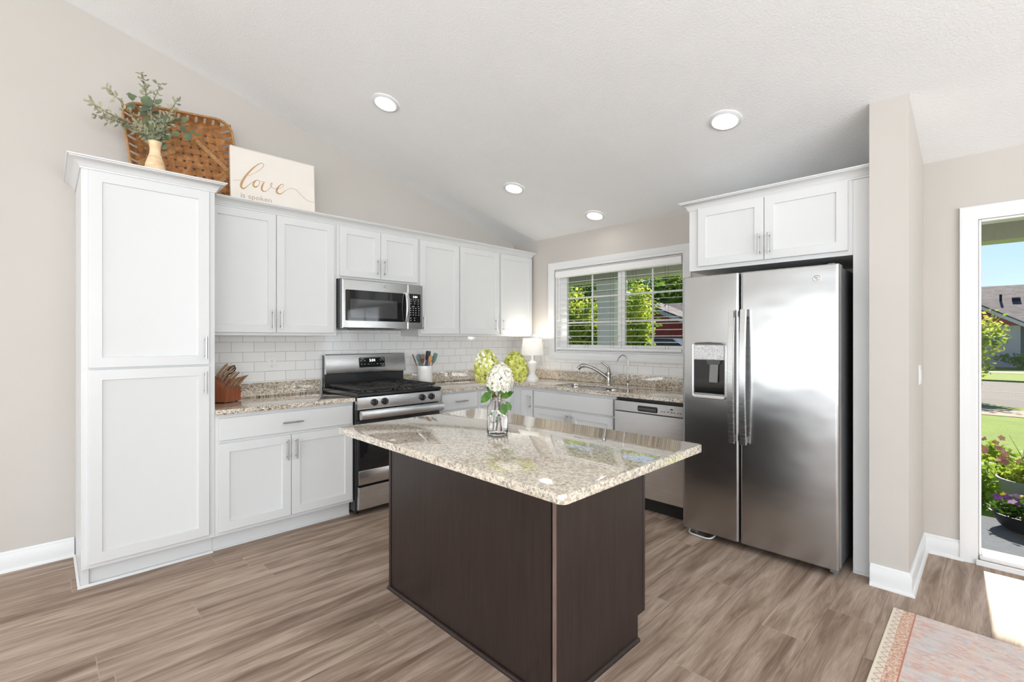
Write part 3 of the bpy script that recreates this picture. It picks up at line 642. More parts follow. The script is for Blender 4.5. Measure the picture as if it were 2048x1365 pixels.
m = MB(); m.loft([[tl(s, z, d) for s, z in rrect(-2.012, -1.762, 1.092, 1.178, .008, 3)] for d in (0, .0015)]); m.build('display', BGLASS, bgd)
m = MB(); text_mesh(m, '5:04', .034, lambda x, y, z: tl(-1.885+x, 1.152+y, .002+z)); m.build('clock_digits', DIGIT, bgd)
m = MB()
for s, z, w_ in ((-1.995, 1.166, .03), (-1.998, 1.148, .014), (-1.965, 1.148, .014), (-1.995, 1.118, .012), (-1.965, 1.118, .012), (-1.93, 1.118, .012), (-1.90, 1.118, .006), (-1.875, 1.118, .006), (-1.845, 1.118, .012), (-1.81, 1.15, .014), (-1.785, 1.15, .014), (-1.81, 1.118, .014), (-1.785, 1.118, .014), (-1.80, 1.166, .03), (-1.80, 1.103, .03)):
    m.loft([[tl(s, z, d), tl(s+w_, z, d), tl(s+w_, z+.0045, d), tl(s, z+.0045, d)] for d in (.0018, .0022)])
m.build('key_markings', MARK, bgd, False)

# ------------------------------------------------------------------ microwave
t = thing('microwave', 'stainless over-range microwave under the short wall cabinet', 'microwave', (-1.93, -.2, 1.43))
MX0, MX1 = -2.305, -1.552
m = MB(); m.mbox(mA, MX0, MX1, .007, .365, 1.432, 1.828, .002); m.mbox(mA, -2.1, -1.78, .05, .30, 1.4265, 1.432, .001); m.build('body', DGREY, t)
def emblem(mm, mp, s, n, z, r):
    R3 = lambda k, rr, d: mp(s+rr*math.cos(k), n+d, z+rr*math.sin(k))
    mm.loft([[R3(2*PI*i/28, r*q, d) for i in range(28)] for q, d in ((1, 0), (1, .0012), (.94, .0018), (.86, .0018), (.80, .0009), (.02, .0009))])
    for a0 in (0, PI/2, PI, 3*PI/2): mm.tube([R3(a0+.5+i*.16, r*(.62-.05*i), .0014) for i in range(7)], r*.06, 6)
    mm.tube([R3(.6+i*.55, r*.3*(1-.05*i), .0014) for i in range(8)], r*.07, 6); mm.tube([R3(3.6+i*.5, r*(.12+.05*i), .0014) for i in range(7)], r*.06, 6)
m = MB(); m.rings(mA, MX0+.001, -1.7085, 1.4305, 1.8215, [(0, .3655), (0, .398), (.006, .403)]); dr = m.build('door', STEEL, t)
def rwin(mm, s0, s1, z0, z1, n0, n1, r): mm.loft([[mA(s, n, z) for s, z in rrect(s0, s1, z0, z1, r, 4)] for n in (n0, n1)])
m = MB(); rwin(m, -2.28, -1.7135, 1.491, 1.739, .4032, .4046, .010); m.build('window', BGLASS, dr)
m = MB(); rwin(m, -2.24, -1.815, 1.516, 1.666, .4047, .4052, .010); m.build('window_screen', MGLASS, dr)
m = MB(); L = []
for i in range(13):
    z = 1.488+(1.745-1.488)*i/12; bow = .028*math.sin(PI*i/12)**.6; L.append([mA(s, n+bow, z) for s, n in ((-1.743, .405), (-1.712, .405), (-1.710, .414), (-1.718, .420), (-1.738, .420), (-1.745, .414))])
m.loft(L); m.build('handle', STEEL, dr)
m = MB(); emblem(m, mA, -1.933, .4031, 1.785, .013); m.build('emblem', NICKEL, dr)
m = MB(); m.rings(mA, -1.7065, MX1-.001, 1.4305, 1.8215, [(0, .3655), (0, .398), (.004, .402)]); pn = m.build('control_panel', STEEL, t)
m = MB(); rwin(m, -1.694, -1.578, 1.489, 1.742, .4022, .4034, .005); m.build('keypad', BGLASS, pn)
m = MB(); text_mesh(m, '5:04', .026, lambda x, y, z: mA(-1.634+x, .4036+z, 1.715+y)); m.build('clock_digits', DIGIT, pn)
m = MB()
for zi, row in ((1.688, (0, 1, 2, 3)), (1.672, (0, 1.5, 3)), (1.652, (0, 1.5, 3)), (1.63, (3,)), (1.628, (.6, 1.2)), (1.612, (0, 1, 2, 3.2)), (1.592, (0, 1, 2, 3.2)), (1.572, (0, 1, 2, 3.2)), (1.552, (0, 1, 2, 3.2)), (1.525, (0, 1.5)), (1.505, (0, 1.5))):
    for c in row: m.mbox(mA, -1.684+.026*c, -1.684+.026*c+.010, .4035, .4038, zi, zi+.006)
m.build('key_markings', MARK, pn, False)

# ------------------------------------------------------------------ refrigerator, its cabinet and end panel
t = thing('refrigerator', 'stainless side-by-side refrigerator with ice and water dispenser', 'refrigerator', (-.45, -2.955, 0))
FX = .8356
m = MB(); m.mbox(mB, -3.405, -2.505, .03, .755, .055, 1.752, .004); m.build('body', DGREY, t)
def fdoor(s0, s1, hole=None):
    # rounded vertical edges
    L = []; r = .014; prof = []
    for s, n in ((s0, .760), (s0, FX-r), (s0+r*.13, FX-r*.5), (s0+r*.5, FX-r*.13), (s0+r, FX), (s0+r+.004, FX), (s1-r-.004, FX), (s1-r, FX), (s1-r*.5, FX-r*.13), (s1-r*.13, FX-r*.5), (s1, FX-r), (s1, .760)): prof.append((s, n))
    zs = (.05, .053, .056, 1.760, 1.764, 1.767)
    mm = MB()
    mm.loft([[mB(s if 0 < k < 5 else s+(.002 if s < (s0+s1)/2 else -.002), n-(0 if 0 < k < 5 else .002), z) for s, n in prof] for k, z in enumerate(zs)])
    return mm
fz = fdoor(-2.872, -2.498).build('freezer_door', FSTEEL, t); fd = fdoor(-3.406, -2.8805).build('fridge_door', FSTEEL, t)
def fhandle(s0, s1, par):
    mm = MB(); L = []
    for i in range(21):
        q = i/20; z = .683+(1.53-.683)*q; b = FX+.036+.022*math.sin(PI*q); L.append([mB(s, n, z) for s, n in ((s0, b), (s0+.004, b+.008), (s1-.004, b+.008), (s1, b), (s1-.002, b-.010), (s0+.002, b-.010))])
    mm.loft(L); h = mm.build('handle', STEEL, par)
    for z in (.69, 1.485):
        mm = MB(); mm.mbox(mB, s0+.004, s1-.004, FX+.0002, FX+.038, z, z+.04, .003); mm.build('bracket', MGREY, h)
fhandle(-2.860, -2.822, fz); fhandle(-2.931, -2.893, fd)
# dispenser
m = MB()
outer = rrect(-2.796, -2.567, .948, 1.325, .022, 5); inner = rrect(-2.786, -2.582, .972, 1.308, .012, 5)
fr_ = lambda P, n, ys=1: [mB(s, n, z) for s, z in P]
m.loft([fr_(outer, FX+.0003), fr_(outer, FX+.006), fr_(rrect(-2.791, -2.572, .953, 1.32, .019, 5), FX+.010), fr_(inner, FX+.009), fr_(inner, FX+.0016)], cap=False); ds = m.build('dispenser', STEEL, fz)
m = MB(); m.mbox(mB, -2.7855, -2.5825, FX+.0012, FX+.012, 1.205, 1.3075, .004); m.build('control_panel', CRINK, ds)
m = MB(); m.loft([[mB(s, n, z) for s, z in ((-2.79, 1.309), (-2.76, 1.319), (-2.682, 1.324), (-2.60, 1.319), (-2.573, 1.309))] for n in (FX+.010, FX+.0135)]); m.build('top_lip', DGREY, ds)
m = MB(); m.mbox(mB, -2.785, -2.583, FX+.0008, FX+.0022, .973, 1.2045); m.build('recess', BGLASS, ds)
m = MB(); m.loft([[mB(s, n, z) for s, n in ((a, FX+.0025), (b, FX+.0025), (b, FX+.016), (a, FX+.016))] for a, b, z in ((-2.765, -2.67, 1.2045), (-2.755, -2.68, 1.178))]); m.build('chute', DGREY, ds)
m = MB(); m.loft([[mB(s, n, z) for s, n in ((a, q), (b, q), (b, q+.006), (a, q+.006))] for a, b, q, z in ((-2.748, -2.694, FX+.008, 1.177), (-2.745, -2.690, FX+.013, 1.06))]); m.build('paddle', MGREY, ds)
m = MB(); m.mbox(mB, -2.78, -2.588, FX+.0025, FX+.0085, .974, .983, .002); m.build('drip_tray', STEEL, ds)
m = MB(); emblem(m, mB, -3.30, FX+.0002, 1.69, .021); m.build('emblem', NICKEL, fd)
for s_ in (-3.395, -2.575): m = MB(); m.mbox(mB, s_, s_+.065, .68, .755, 1.7535, 1.775, .004); m.mbox(mB, s_+.015, s_+.05, .755, .80, 1.768, 1.776, .002); m.build('hinge_cover', MGREY, t)
for s in (-3.37, -2.56):
    m = MB(); m.mbox(mB, s-.02, s+.02, .66, .78, .012, .0545, .003); m.cyl(mB(s, .755, 0), mB(s, .755, .013), .014, seg=12); m.build('foot', MGREY, t)
m = MB(); m.tube(bez([mB(-2.52, .70, .04), mB(-2.53, .80, .012), mB(-2.60, .822, .010), mB(-2.68, .815, .012), mB(-2.70, .74, .03)], 6), .005, 8); m.build('water_tube', PLASTIC, t)
FN = .656
t = thing('fridge_cabinet', 'white two-door cabinet above the refrigerator', 'cabinet', (-.33, -2.97, 1.829))
m = MB(); m.mbox(mB, -3.4395, -2.464, .007, FN, 1.831, 2.29, .001); m.build('carcass', WHITE, t)
front(mB, t, -2.967, -2.535, 1.858, 2.263, .675, 'door', (-2.943, 1.958, .135)); front(mB, t, -3.417, -2.971, 1.858, 2.263, .675, 'door', (-3.002, 1.958, .135))
m = MB(); m.sweep([(-.001, -2.464), (-FN, -2.464), (-FN, -3.5275)], [(o_, h+.008) for o_, h in CROWN], flat, 1); m.build('crown_molding', WHITE, t)
m = MB(); m.mbox(mB, -3.5275, -3.4400, .007, FN+.004, .0, 2.262, .001)
t = m.build('fridge_end_panel', WHITE); tag(t, 'tall white end panel between refrigerator and partition wall', 'panel')
m = MB(); m.mbox(mB, -3.5275, -3.4400, FN+.0045, FN+.014, 0, .014, .003); m.build('shoe_molding', WHITE, t)

# ------------------------------------------------------------------ dishwasher
t = thing('dishwasher', 'stainless dishwasher between sink cabinet and refrigerator', 'dishwasher', (-.33, -2.13, 0)); DY0, DY1 = -2.432, -1.832
m = MB(); m.mbox(mB, DY0, DY1, .03, .60, .10, .868, .002); m.build('body', BLACK, t)
m = MB(); m.rings(mB, DY0, DY1, .105, .762, [(0, .601), (0, .650), (.004, .656)]); dd = m.build('door', steel('dishwasher_steel', .74, .26, .004), t)
m = MB(); m.rings(mB, DY0, DY1, .7645, .848, [(0, .601), (0, .651), (.003, .657)]); cs = m.build('control_strip', STEEL, t)
m = MB(); m.loft([[mB(s, n, z) for s, z in rrect(-2.215, -2.045, .777, .822, .012, 4)] for n in (.6572, .6585)]); m.build('pocket_handle', BLACK, cs)
m = MB(); m.loft([[mB(s, n, z) for n, z in ((.6588, .783), (.668, .788), (.670, .80), (.664, .806), (.6588, .804))] for s in (-2.205, -2.055)]); m.build('grip', DGREY, cs)
m = MB()
for s in (-2.25, -2.27, -2.30, -2.33, -2.35, -2.38, -2.40): m.mbox(mB, s-.006, s+.006, .6572, .6575, .792, .797)
m.mbox(mB, -2.338, -2.318, .6572, .6576, .812, .822); m.build('key_markings', DARKSLOT, cs, False)
m = MB(); m.mbox(mB, DY0, DY1, .59, .612, .005, .098, .002); m.build('toe_kick', BLACK, t)

# ------------------------------------------------------------------ island
IX0, IX1, IY0, IY1 = -2.9293, -2.003, -3.1497, -1.6928
BX0, BX1, BY0, BY1 = -2.652, -2.031, -2.892, -1.715
t = thing('kitchen_island', 'dark espresso kitchen island cabinet in the middle of the floor', 'kitchen island', (-2.34, -2.3, 0))
m = MB(); m.box((BX0+.008, BY0+.019, .0), (BX1-.075, BY1-.019, .11)); m.box((BX0+.008, BY0+.019, .11), (BX1-.020, BY1-.019, CT-.0005)); m.build('carcass', ESP, t)
def iend(y0, y1):
    mm = MB(); mm.slab([(BX0, 0), (BX1-.072, 0), (BX1-.072, .11), (BX1-.018, .11), (BX1-.018, CT-.0005), (BX0, CT-.0005)], [], y0, y1, .001, mp=lambda x, z, y: Vector((x, y, z))); return mm.build('end_panel', ESP, t)
iend(BY0, BY0+.0188); iend(BY1-.0188, BY1)
EDGE = woodmat('lighter_wood_edge_banding', srgb(96, 78, 70), srgb(118, 98, 90), srgb(136, 116, 106), .4, (40, 40, 5))
for y0, y1 in ((BY0+.0004, BY0+.0184), (BY1-.0184, BY1-.0004)):
    m = MB(); m.box((BX0-.0008, y0, .017), (BX0-.0001, y1, CT-.001)); m.build('edge_strip', EDGE if y0 < -2 else ESP, t)
m = MB(); m.box((BX0+.003, BY0+.03, .0), (BX0+.0078, BY1-.022, CT-.0005)); m.build('back_panel', ESP, t)
m = MB(); m.box((BX1-.0178, BY0-.002, .112), (BX1, BY1, CT-.0005), .001); m.build('face_frame', ESP, t)
m = MB(); m.box((BX1-.0715, BY0-.001, .0), (BX1-.060, BY1, .1085), .001); m.build('toe_kick', ESP, t)
QR = [(0, 0), (.013, 0), (.0125, .006), (.010, .0115), (.006, .0145), (0, .016)]
m = MB(); m.sweep([(BX0-.0005, BY1), (BX0-.0005, BY0-.0005), (BX1-.06, BY0-.0005)], QR, flat, 1); m.build('shoe_molding', ESP, t)
for a, b in ((BY0+.02, -2.305), (-2.301, BY1-.02)):
    m = MB(); m.rings(lambda s, n, z: Vector((n, s, z)), a, b, .13, .85, [(0, BX1+.0005), (0, BX1+.017), (.055, BX1+.017), (.058, BX1+.010)]); d = m.build('door', ESP, t)
    pull(lambda s, n, z: Vector((n, s, z)), d, BX1+.017, (a+b)/2 + (.22 if b < -2 and a < -2.5 else -.22), .72, .135)
m = MB(); m.slab(rrect(IX0, IX1, IY0, IY1, .022, 4), [], CT, HC, .004); tag(m.build('island_countertop', GRANITE_PALE_LIT), 'pale speckled granite slab on the dark island cabinet', 'countertop')

# ------------------------------------------------------------------ ceiling lights
CN_ = Vector((-SL, 0, -1)).normalized(); CQ = Vector((0, 0, 1)).rotation_difference(CN_).to_matrix()
for (x, y), lab in (((-2.255, -.985), 'round recessed ceiling light nearest the pantry'), ((-.978, -2.842), 'round recessed ceiling light in front of the refrigerator cabinet'), ((-.975, -.986), 'round recessed ceiling light above the corner wall cabinets'), ((-.252, -1.35), 'round recessed ceiling light just above the kitchen window')):
    c = Vector((x, y, H0-SL*x)); t = thing('ceiling_light', lab, 'ceiling light', c, 'recessed ceiling lights')
    m = MB(); m.lathe([(.096, .0005), (.096, .004), (.088, .011), (.076, .014), (.070, .010), (.070, .006)], c, 40, CQ, False); m.build('trim_ring', TRIM, t)
    m = MB(); m.lathe([(.0695, .004), (.0695, .009), (.05, .011), (.002, .0115)], c, 36, CQ); m.build('diffuser', LEDM, t)

# ------------------------------------------------------------------ outlets and switch
def outlet(label, mp, s, z, wd=.07, ht=.116, kinds=('duplex',)):
    c = mp(s, .006, z); t_ = thing('power_outlet' if 'switch' not in label else 'light_switch', label, 'outlet' if 'switch' not in label else 'light switch', c)
    mm = MB(); mm.rings(mp, s-wd/2, s+wd/2, z-ht/2, z+ht/2, [(0, .0063), (0, .009), (.003, .0115)]); mm.build('cover_plate', PLASTIC, t_)
    k = len(kinds)
    for i, kd in enumerate(kinds):
        sc_ = s+(i-(k-1)/2)*.046
        if kd == 'duplex':
            for dz in (.02, -.02):
                mm = MB(); mm.loft([[mp(sc_+a*.0165, n, z+dz+b*.0145) for a, b in [(math.cos(2*PI*j/16), math.sin(2*PI*j/16)) for j in range(16)]] for n in (.0116, .0130)]); rc = mm.build('socket', PLASTIC, t_)
                mm = MB(); mm.mbox(mp, sc_-.0075, sc_-.0055, .0131, .0134, z+dz-.002, z+dz+.007); mm.mbox(mp, sc_+.0055, sc_+.0075, .0131, .0134, z+dz-.002, z+dz+.006); mm.mbox(mp, sc_-.002, sc_+.002, .0131, .0134, z+dz-.010, z+dz-.006); mm.build('slots', DARKSLOT, rc, False)
        else:
            mm = MB(); mm.mbox(mp, sc_-.016, sc_+.016, .0116, .015, z-.033, z+.033, .002); mm.build('rocker', PLASTIC, t_)
outlet('white duplex wall outlet on the tile right of the knife block', mA, -2.70, 1.15)
outlet('white double wall plate with outlet behind the table lamp', mB, -.415, 1.113, .116, .116, ('duplex', 'rocker'))
P = at(1839, 750, 'y', YW-.001); outlet('white light switch on the side of the partition wall', lambda s, n, z: Vector((s, YW-n+.0058, z)), P.x, P.z, .075, .116, ('rocker',))

# ------------------------------------------------------------------ table lamp
LX, LY = -.235, -.522
t = thing('table_lamp', 'small white table lamp with drum shade in the counter corner', 'lamp', (LX, LY, HC))
m = MB(); m.lathe([(.002, 0), (.071, 0), (.071, .012), (.062, .022), (.045, .042), (.033, .058), (.030, .068), (.034, .076), (.030, .080), (.040, .11), (.050, .145), (.055, .175), (.054, .183), (.045, .192), (.022, .206), (.016, .214), (.014, .25), (.014, .30), (.002, .30)], (LX, LY, HC), 32); m.build('base', CERAM, t)
m = MB(); m.lathe([(.121, .265), (.102, .447), (.100, .447), (.119, .265), (.121, .265)], (LX, LY, HC), 40, None, False); m.build('lamp_shade', SHADE, t)
m = MB(); m.lathe([(.002, .30), (.012, .302), (.014, .33), (.024, .352), (.027, .372), (.02, .394), (.002, .402)], (LX, LY, HC), 16); m.build('bulb', BULBM, t)
l = bpy.data.lights.new('lamp_light', 'POINT'); l.energy = 4.2; l.color = (1, .94, .84); l.shadow_soft_size = .03; lo = bpy.data.objects.new('lamp_light', l); COL.objects.link(lo); lo.location = (LX, LY, HC+.43); lo.parent = t; lo.matrix_parent_inverse = Matrix.Translation(-Vector(t.location))

# ------------------------------------------------------------------ knife block and knives
FD = Vector((.65, -.76, 0)).normalized(); WD = Vector((.76, .65, 0)).normalized(); K0 = Vector((-3.092, -.316, HC))
kb = lambda a, w_, z: K0 - FD*a + WD*w_ + Vector((0, 0, z))
prof = [(0, .006), (0, .10), (.012, .104), (.022, .098), (.105, .185), (.215, .085), (.215, .006)]
m = MB(); m.loft([[kb(a, w_, z) for a, z in prof] for w_ in (0, .155)]); t = m.build('knife_block', BLOCKW, None, False); tag(t, 'reddish wooden knife block on the counter beside the pantry', 'knife block')
for a in (.02, .19):
    for w_ in (.02, .135): m = MB(); m.cyl(kb(a, w_, 0), kb(a, w_, .006), .008, seg=10); m.build('foot', BRUBBER, t)
KD = (FD*.66 + Vector((0, 0, .75))).normalized()
def knife(name, label, a, w_, ln, r, mat_, bend=.0, grp=None):
    # handle stands out of the block, blade is inside it
    z = .098+(a-.022)*(.087/.083) if a > .022 else .102
    b = kb(a, w_, z+.002)
    t_ = thing(name, label, 'knife', b, grp); side = FD
    pts = [b+KD*(ln*q) + (Vector((0, 0, -1))+FD).normalized()*(bend*4*(q-.5)**2 - bend) for q in (0, .06, .2, .45, .7, .88, 1)]
    mm = MB(); mm.tube(pts, [r*.75, r*.95, r, r*1.05, r*.98, r*1.05, r*.6], 10, .62); h = mm.build('handle', mat_, t_)
    mm = MB(); mm.cyl(b-KD*.001, b+KD*.008, r*.9, r*.9, 10); mm.build('bolster', STEEL, t_)
big = [('largest tan-handled knife at the back left of the block', .094, .03, .125), ('tan-handled knife second from the back of the block', .083, .045, .12), ('tan-handled knife in the middle of the block', .068, .05, .115), ('tan-handled knife just behind the steak knives', .05, .06, .115), ('short tan-handled knife on the right of the block', .052, .115, .10), ('narrow tan sharpening steel beside the scissors', .080, .085, .115)]
for lab, a, w_, ln in big: knife('kitchen_knife', lab, a, w_, ln, .0115, KNIFEH, .004)
for i, nm in enumerate(('leftmost', 'second from left', 'third from left', 'fourth from left', 'fifth from left', 'rightmost')):
    knife('steak_knife', 'brown-handled steak knife, %s in the front row of the block' % nm, .006, .016+.0245*i, .088+.004*i, .0072, KNIFEH if i % 2 else KNIFED, .006, 'steak knives in the knife block')
b = kb(.092, .125, .173); t = thing('kitchen_scissors', 'black-handled kitchen scissors in the back of the knife block', 'scissors', b)
for k, dw in ((0, -.012), (1, .014)):
    m = MB(); c = b + KD*(.075-.02*k) + WD*dw; e1, e2 = KD, (WD*.5+FD*.3).normalized()
    pts = [b+WD*dw*.4] + [c + e1*(.03*math.sin(q)) + e2*(.015*math.cos(q)) for q in [-PI/2+.0+i*PI/7 for i in range(15)]]
    m.tube(pts, .0042, 8); m.build('handle_loop', BLACK, t)

# ------------------------------------------------------------------ utensil crock
UX, UY = -1.395, -.2
t = thing('utensil_crock', 'white ceramic utensil crock on the counter behind the range', 'crock', (UX, UY, HC))
m = MB(); m.lathe([(.002, 0), (.070, 0), (.073, .006), (.0735, .16), (.0745, .183), (.073, .186), (.070, .184), (.069, .16), (.067, .012), (.002, .010)], (UX, UY, HC), 36); m.build('pot', CERAM, t)
FC = Vector((math.cos(YAW), math.sin(YAW), 0)); RC = Vector((math.sin(YAW), -math.cos(YAW), 0))
def utensil(name, label, kind, u0, u1, v1, mat_, head=None, depth=0, wd=.02):
    # stands in the crock: from its bottom to a top point seen at u1, v1
    b = Vector((UX, UY, HC+.014)) + RC*u0 + FC*depth*.5
    d = 4.5+depth; tp = CAM + ray(u1, v1)*d
    t_ = thing(name, label, 'utensil', b); ax = (tp-b).normalized(); L_ = (tp-b).length
    mm = MB(); mm.tube([b, b+ax*(L_*.55), b+ax*(L_*.72)], [.0055, .0055, .005], 8); mm.build('handle', KNIFED if kind != 'blue' else mat_, t_)
    sd = RC; nn = ax.cross(sd).normalized(); sd = nn.cross(ax); mm = MB()
    if kind == 'fork':
        mm.loft([[b+ax*(L_*q)+sd*w_*x+nn*y for x, y in ((-1, -.003), (1, -.003), (1, .003), (-1, .003))] for q, w_ in ((.68, .005), (.76, .02), (.86, .024))])
        for x in (-.02, -.007, .007, .02): mm.loft([[b+ax*(L_*q)+sd*(x*k2+.004*s1)+nn*y for s1, y in ((-1, -.003), (1, -.003), (1, .003), (-1, .003))] for q, k2 in ((.85, 1), (1, 1.08))])
    else:
        shp = {'spoon': ((.68, .2), (.74, .7), (.82, 1), (.9, 1), (.97, .65), (1, .2)), 'spat': ((.66, .25), (.7, .7), (.76, 1), (.9, 1), (.98, .95), (1, .8)), 'blue': ((.5, .3), (.66, .8), (.8, 1), (.92, .85), (1, .3))}[kind]
        mm.loft([[b+ax*(L_*q)+sd*(wd*w_*math.cos(2*PI*i/12))+nn*(.0045*math.sin(2*PI*i/12)) for i in range(12)] for q, w_ in shp])
    mm.build('head', mat_, t_)
TEAL = plain('teal_silicone', srgb(78, 122, 118), .5); TEALD = plain('pale_teal_silicone', srgb(122, 152, 146), .5); NAVY = plain('navy_silicone', srgb(58, 64, 104), .5); DKBR = woodmat('dark_walnut', srgb(66, 40, 28), srgb(96, 58, 40), srgb(122, 78, 56)); AMB = woodmat('amber_wood', srgb(170, 116, 62), srgb(196, 140, 84), srgb(212, 162, 108))
utensil('spatula', 'thin dark wooden spatula leaning left in the crock', 'spat', -.01, 825, 709, DKBR, None, -.01, .006)
utensil('serving_spoon', 'pale teal serving spoon at the left back of the crock', 'spoon', -.005, 836, 708, TEALD, None, .05, .024)
utensil('spatula', 'short teal spatula at the left front of the crock', 'spat', -.01, 840, 719, TEAL, None, -.02, .02)
utensil('wooden_fork', 'dark wooden salad fork in the crock', 'fork', .0, 843.5, 709, DKBR, None, -.03, .022)
utensil('turner', 'wide black turner standing tallest in the crock', 'spat', .0, 857, 702.5, BRUBBER, None, .03, .024)
utensil('scraper', 'navy scraper low at the front of the crock', 'blue', .005, 854, 720, NAVY, None, -.03, .016)
utensil('wooden_spoon', 'amber wooden spoon at the right front of the crock', 'spoon', .01, 862, 711, AMB, None, -.02, .019)
utensil('spatula', 'teal spatula leaning right in the crock', 'spat', .01, 872, 707, TEAL, None, .02, .02)

# ------------------------------------------------------------------ jar of hydrangeas on the island
JX, JY = -2.469, -2.379; JZ = HC
t = thing('glass_jar', 'clear glass jar of water and hydrangea stems on the island', 'jar', (JX, JY, JZ))
JP = [(.002, .0), (.044, .0), (.049, .006), (.0495, .02), (.0495, .115), (.047, .13), (.038, .143), (.0345, .150), (.0345, .172), (.0355, .175)]
JI = [(.0325, .175), (.0315, .150), (.035, .142), (.044, .128), (.0465, .115), (.0465, .022), (.044, .012), (.002, .010)]
m = MB(); m.lathe(JP+JI, (JX, JY, JZ), 40); m.build('jar_body', JARG, t)
m = MB()
for z in (.153, .160, .167): m.lathe([(.0346, z-.0015), (.0362, z), (.0346, z+.0015)], (JX, JY, JZ), 36, None, False)
m.build('thread', JARG, t)
m = MB(); m.lathe([(.002, .0105), (.0435, .0125), (.0462, .0222), (.0462, .085), (.002, .085)], (JX, JY, JZ), 40); tag(m.build('water', WATER), 'clear water standing in the glass jar', 'water')
def floret_head(mm, c, ax, rx, rz, n, size, rg):
    ax = Vector(ax).normalized(); q = Vector((0, 0, 1)).rotation_difference(ax)
    for i in range(n):
        zz = 1-1.82*(i+.5)/n; th = i*2.39996+rg.uniform(-.2, .2); rr = math.sqrt(max(0, 1-zz*zz)); k = rg.uniform(.86, 1.06)
        p = Vector((rr*math.cos(th)*rx*k*(1-.18*zz), rr*math.sin(th)*rx*k*(1-.18*zz), zz*rz*k)); nr = Vector((p.x/rx**2, p.y/rx**2, p.z/rz**2)).normalized()
        nr = (nr+Vector((rg.uniform(-.5, .5), rg.uniform(-.5, .5), rg.uniform(-.5, .5)))).normalized(); p = c + q @ p; nr = q @ nr
        a = nr.orthogonal().normalized(); b_ = nr.cross(a); ph = rg.uniform(0, 2*PI); s = size*rg.uniform(.8, 1.2)
        for j in range(4):
            d = a*math.cos(ph+j*PI/2)+b_*math.sin(ph+j*PI/2); e = a*math.cos(ph+j*PI/2+PI/2)+b_*math.sin(ph+j*PI/2+PI/2)
            mm.faces([p, p+d*s*.55+e*s*.42+nr*s*.12, p+d*s+nr*s*.22, p+d*s*.55-e*s*.42+nr*s*.12], [(0, 1, 2, 3)])
def hydrangea(label, u, v, dd, rx, rz, mat_, base_off, leaves, n=430, lean=(0, 0, 1), rg=rnd, tipmat=None):
    hc = CAM + ray(u, v)*(2.217+dd); b = Vector((JX, JY, JZ+.014)) + base_off
    t_ = thing('hydrangea', label, 'flower', b)
    mouth = Vector((JX, JY, JZ+.172)) + (hc-Vector((JX, JY, hc.z)))*.22; mouth = Vector((JX, JY, 0)) + (mouth-Vector((JX, JY, 0))); 
    off = Vector((mouth.x-JX, mouth.y-JY, 0)); off = off.normalized()*min(off.length, .02); mouth = Vector((JX+off.x, JY+off.y, JZ+.172))
    pts = bez([b, b.lerp(mouth, .5), mouth, mouth.lerp(hc, .55)+Vector((0, 0, .012)), hc-Vector(lean)*rz*.5], 5)
    mm = MB(); mm.tube(pts, .0032, 8); mm.build('stem', HSTEM, t_)
    mm = MB(); floret_head(mm, hc, lean, rx, rz, n, .0098, rg); mm.build('flower_head', mat_, t_, False, False)
    if tipmat:
        mm = MB(); floret_head(mm, hc+Vector(lean)*rz*.30, lean, rx*.93, rz*.74, 90, .0098, rg); mm.build('white_florets', tipmat, t_, False, False)
    for (uu, vv, du, dv, ln, wdt, dz) in leaves:
        p0 = CAM + ray(uu, vv)*(2.217+dz); d_ = RC*du + Vector((0, 0, -dv)) - FC*.15
        mm = MB(); mm.leaf(p0, d_, -FC*.9+Vector((0, 0, .45)), ln, wdt, .12, .18); mm.build('leaf', HLEAF, t_, True, False, 80)
hydrangea('white hydrangea bloom at the front of the jar', 1000.5, 757, -.06, .056, .066, HWHITE, Vector((.012, -.006, 0)), [(1003, 796, .9, -.52, .062, .038, -.03), (1004, 806, .25, .9, .058, .042, -.05), (1012, 803, .45, .8, .05, .03, -.02), (990, 772, .55, -.6, .05, .036, -.01), (1000, 790, .1, -.5, .03, .03, -.04)], 460, (.1, -.1, 1))
hydrangea('lime hydrangea bloom at the left of the jar', 974, 736, .0, .058, .082, HLIME, Vector((-.014, .008, 0)), [(986, 789, -.35, -.95, .062, .044, -.01), (983, 785, -.74, .66, .070, .046, -.02), (978, 777, .5, .35, .03, .02, 0)], 480, (-.12, .05, 1), rnd, HWHITE)
hydrangea('lime hydrangea bloom at the right of the jar', 1029, 737, .05, .060, .078, HLIME, Vector((.008, .016, 0)), [(992, 802, -.3, -.7, .04, .03, .02)], 480, (.12, .05, 1))
for lab, uu, vv, du, dv, ln, dz in (('loose green leaf against the left of the jar inside', 993, 826, -.8, .3, .030, -.03), ('loose green leaf standing low in the jar water', 992, 834, .3, .8, .032, -.03), ('loose green leaf against the right of the jar inside', 1000, 818, .5, .55, .032, -.028)):
    m = MB(); m.leaf(CAM+ray(uu, vv)*(2.217+dz), RC*du+Vector((0, 0, -dv)), -FC, ln, .026, .08, .1); tag(m.build('hydrangea_leaf', HLEAF, None, True, False, 80), lab, 'leaf')

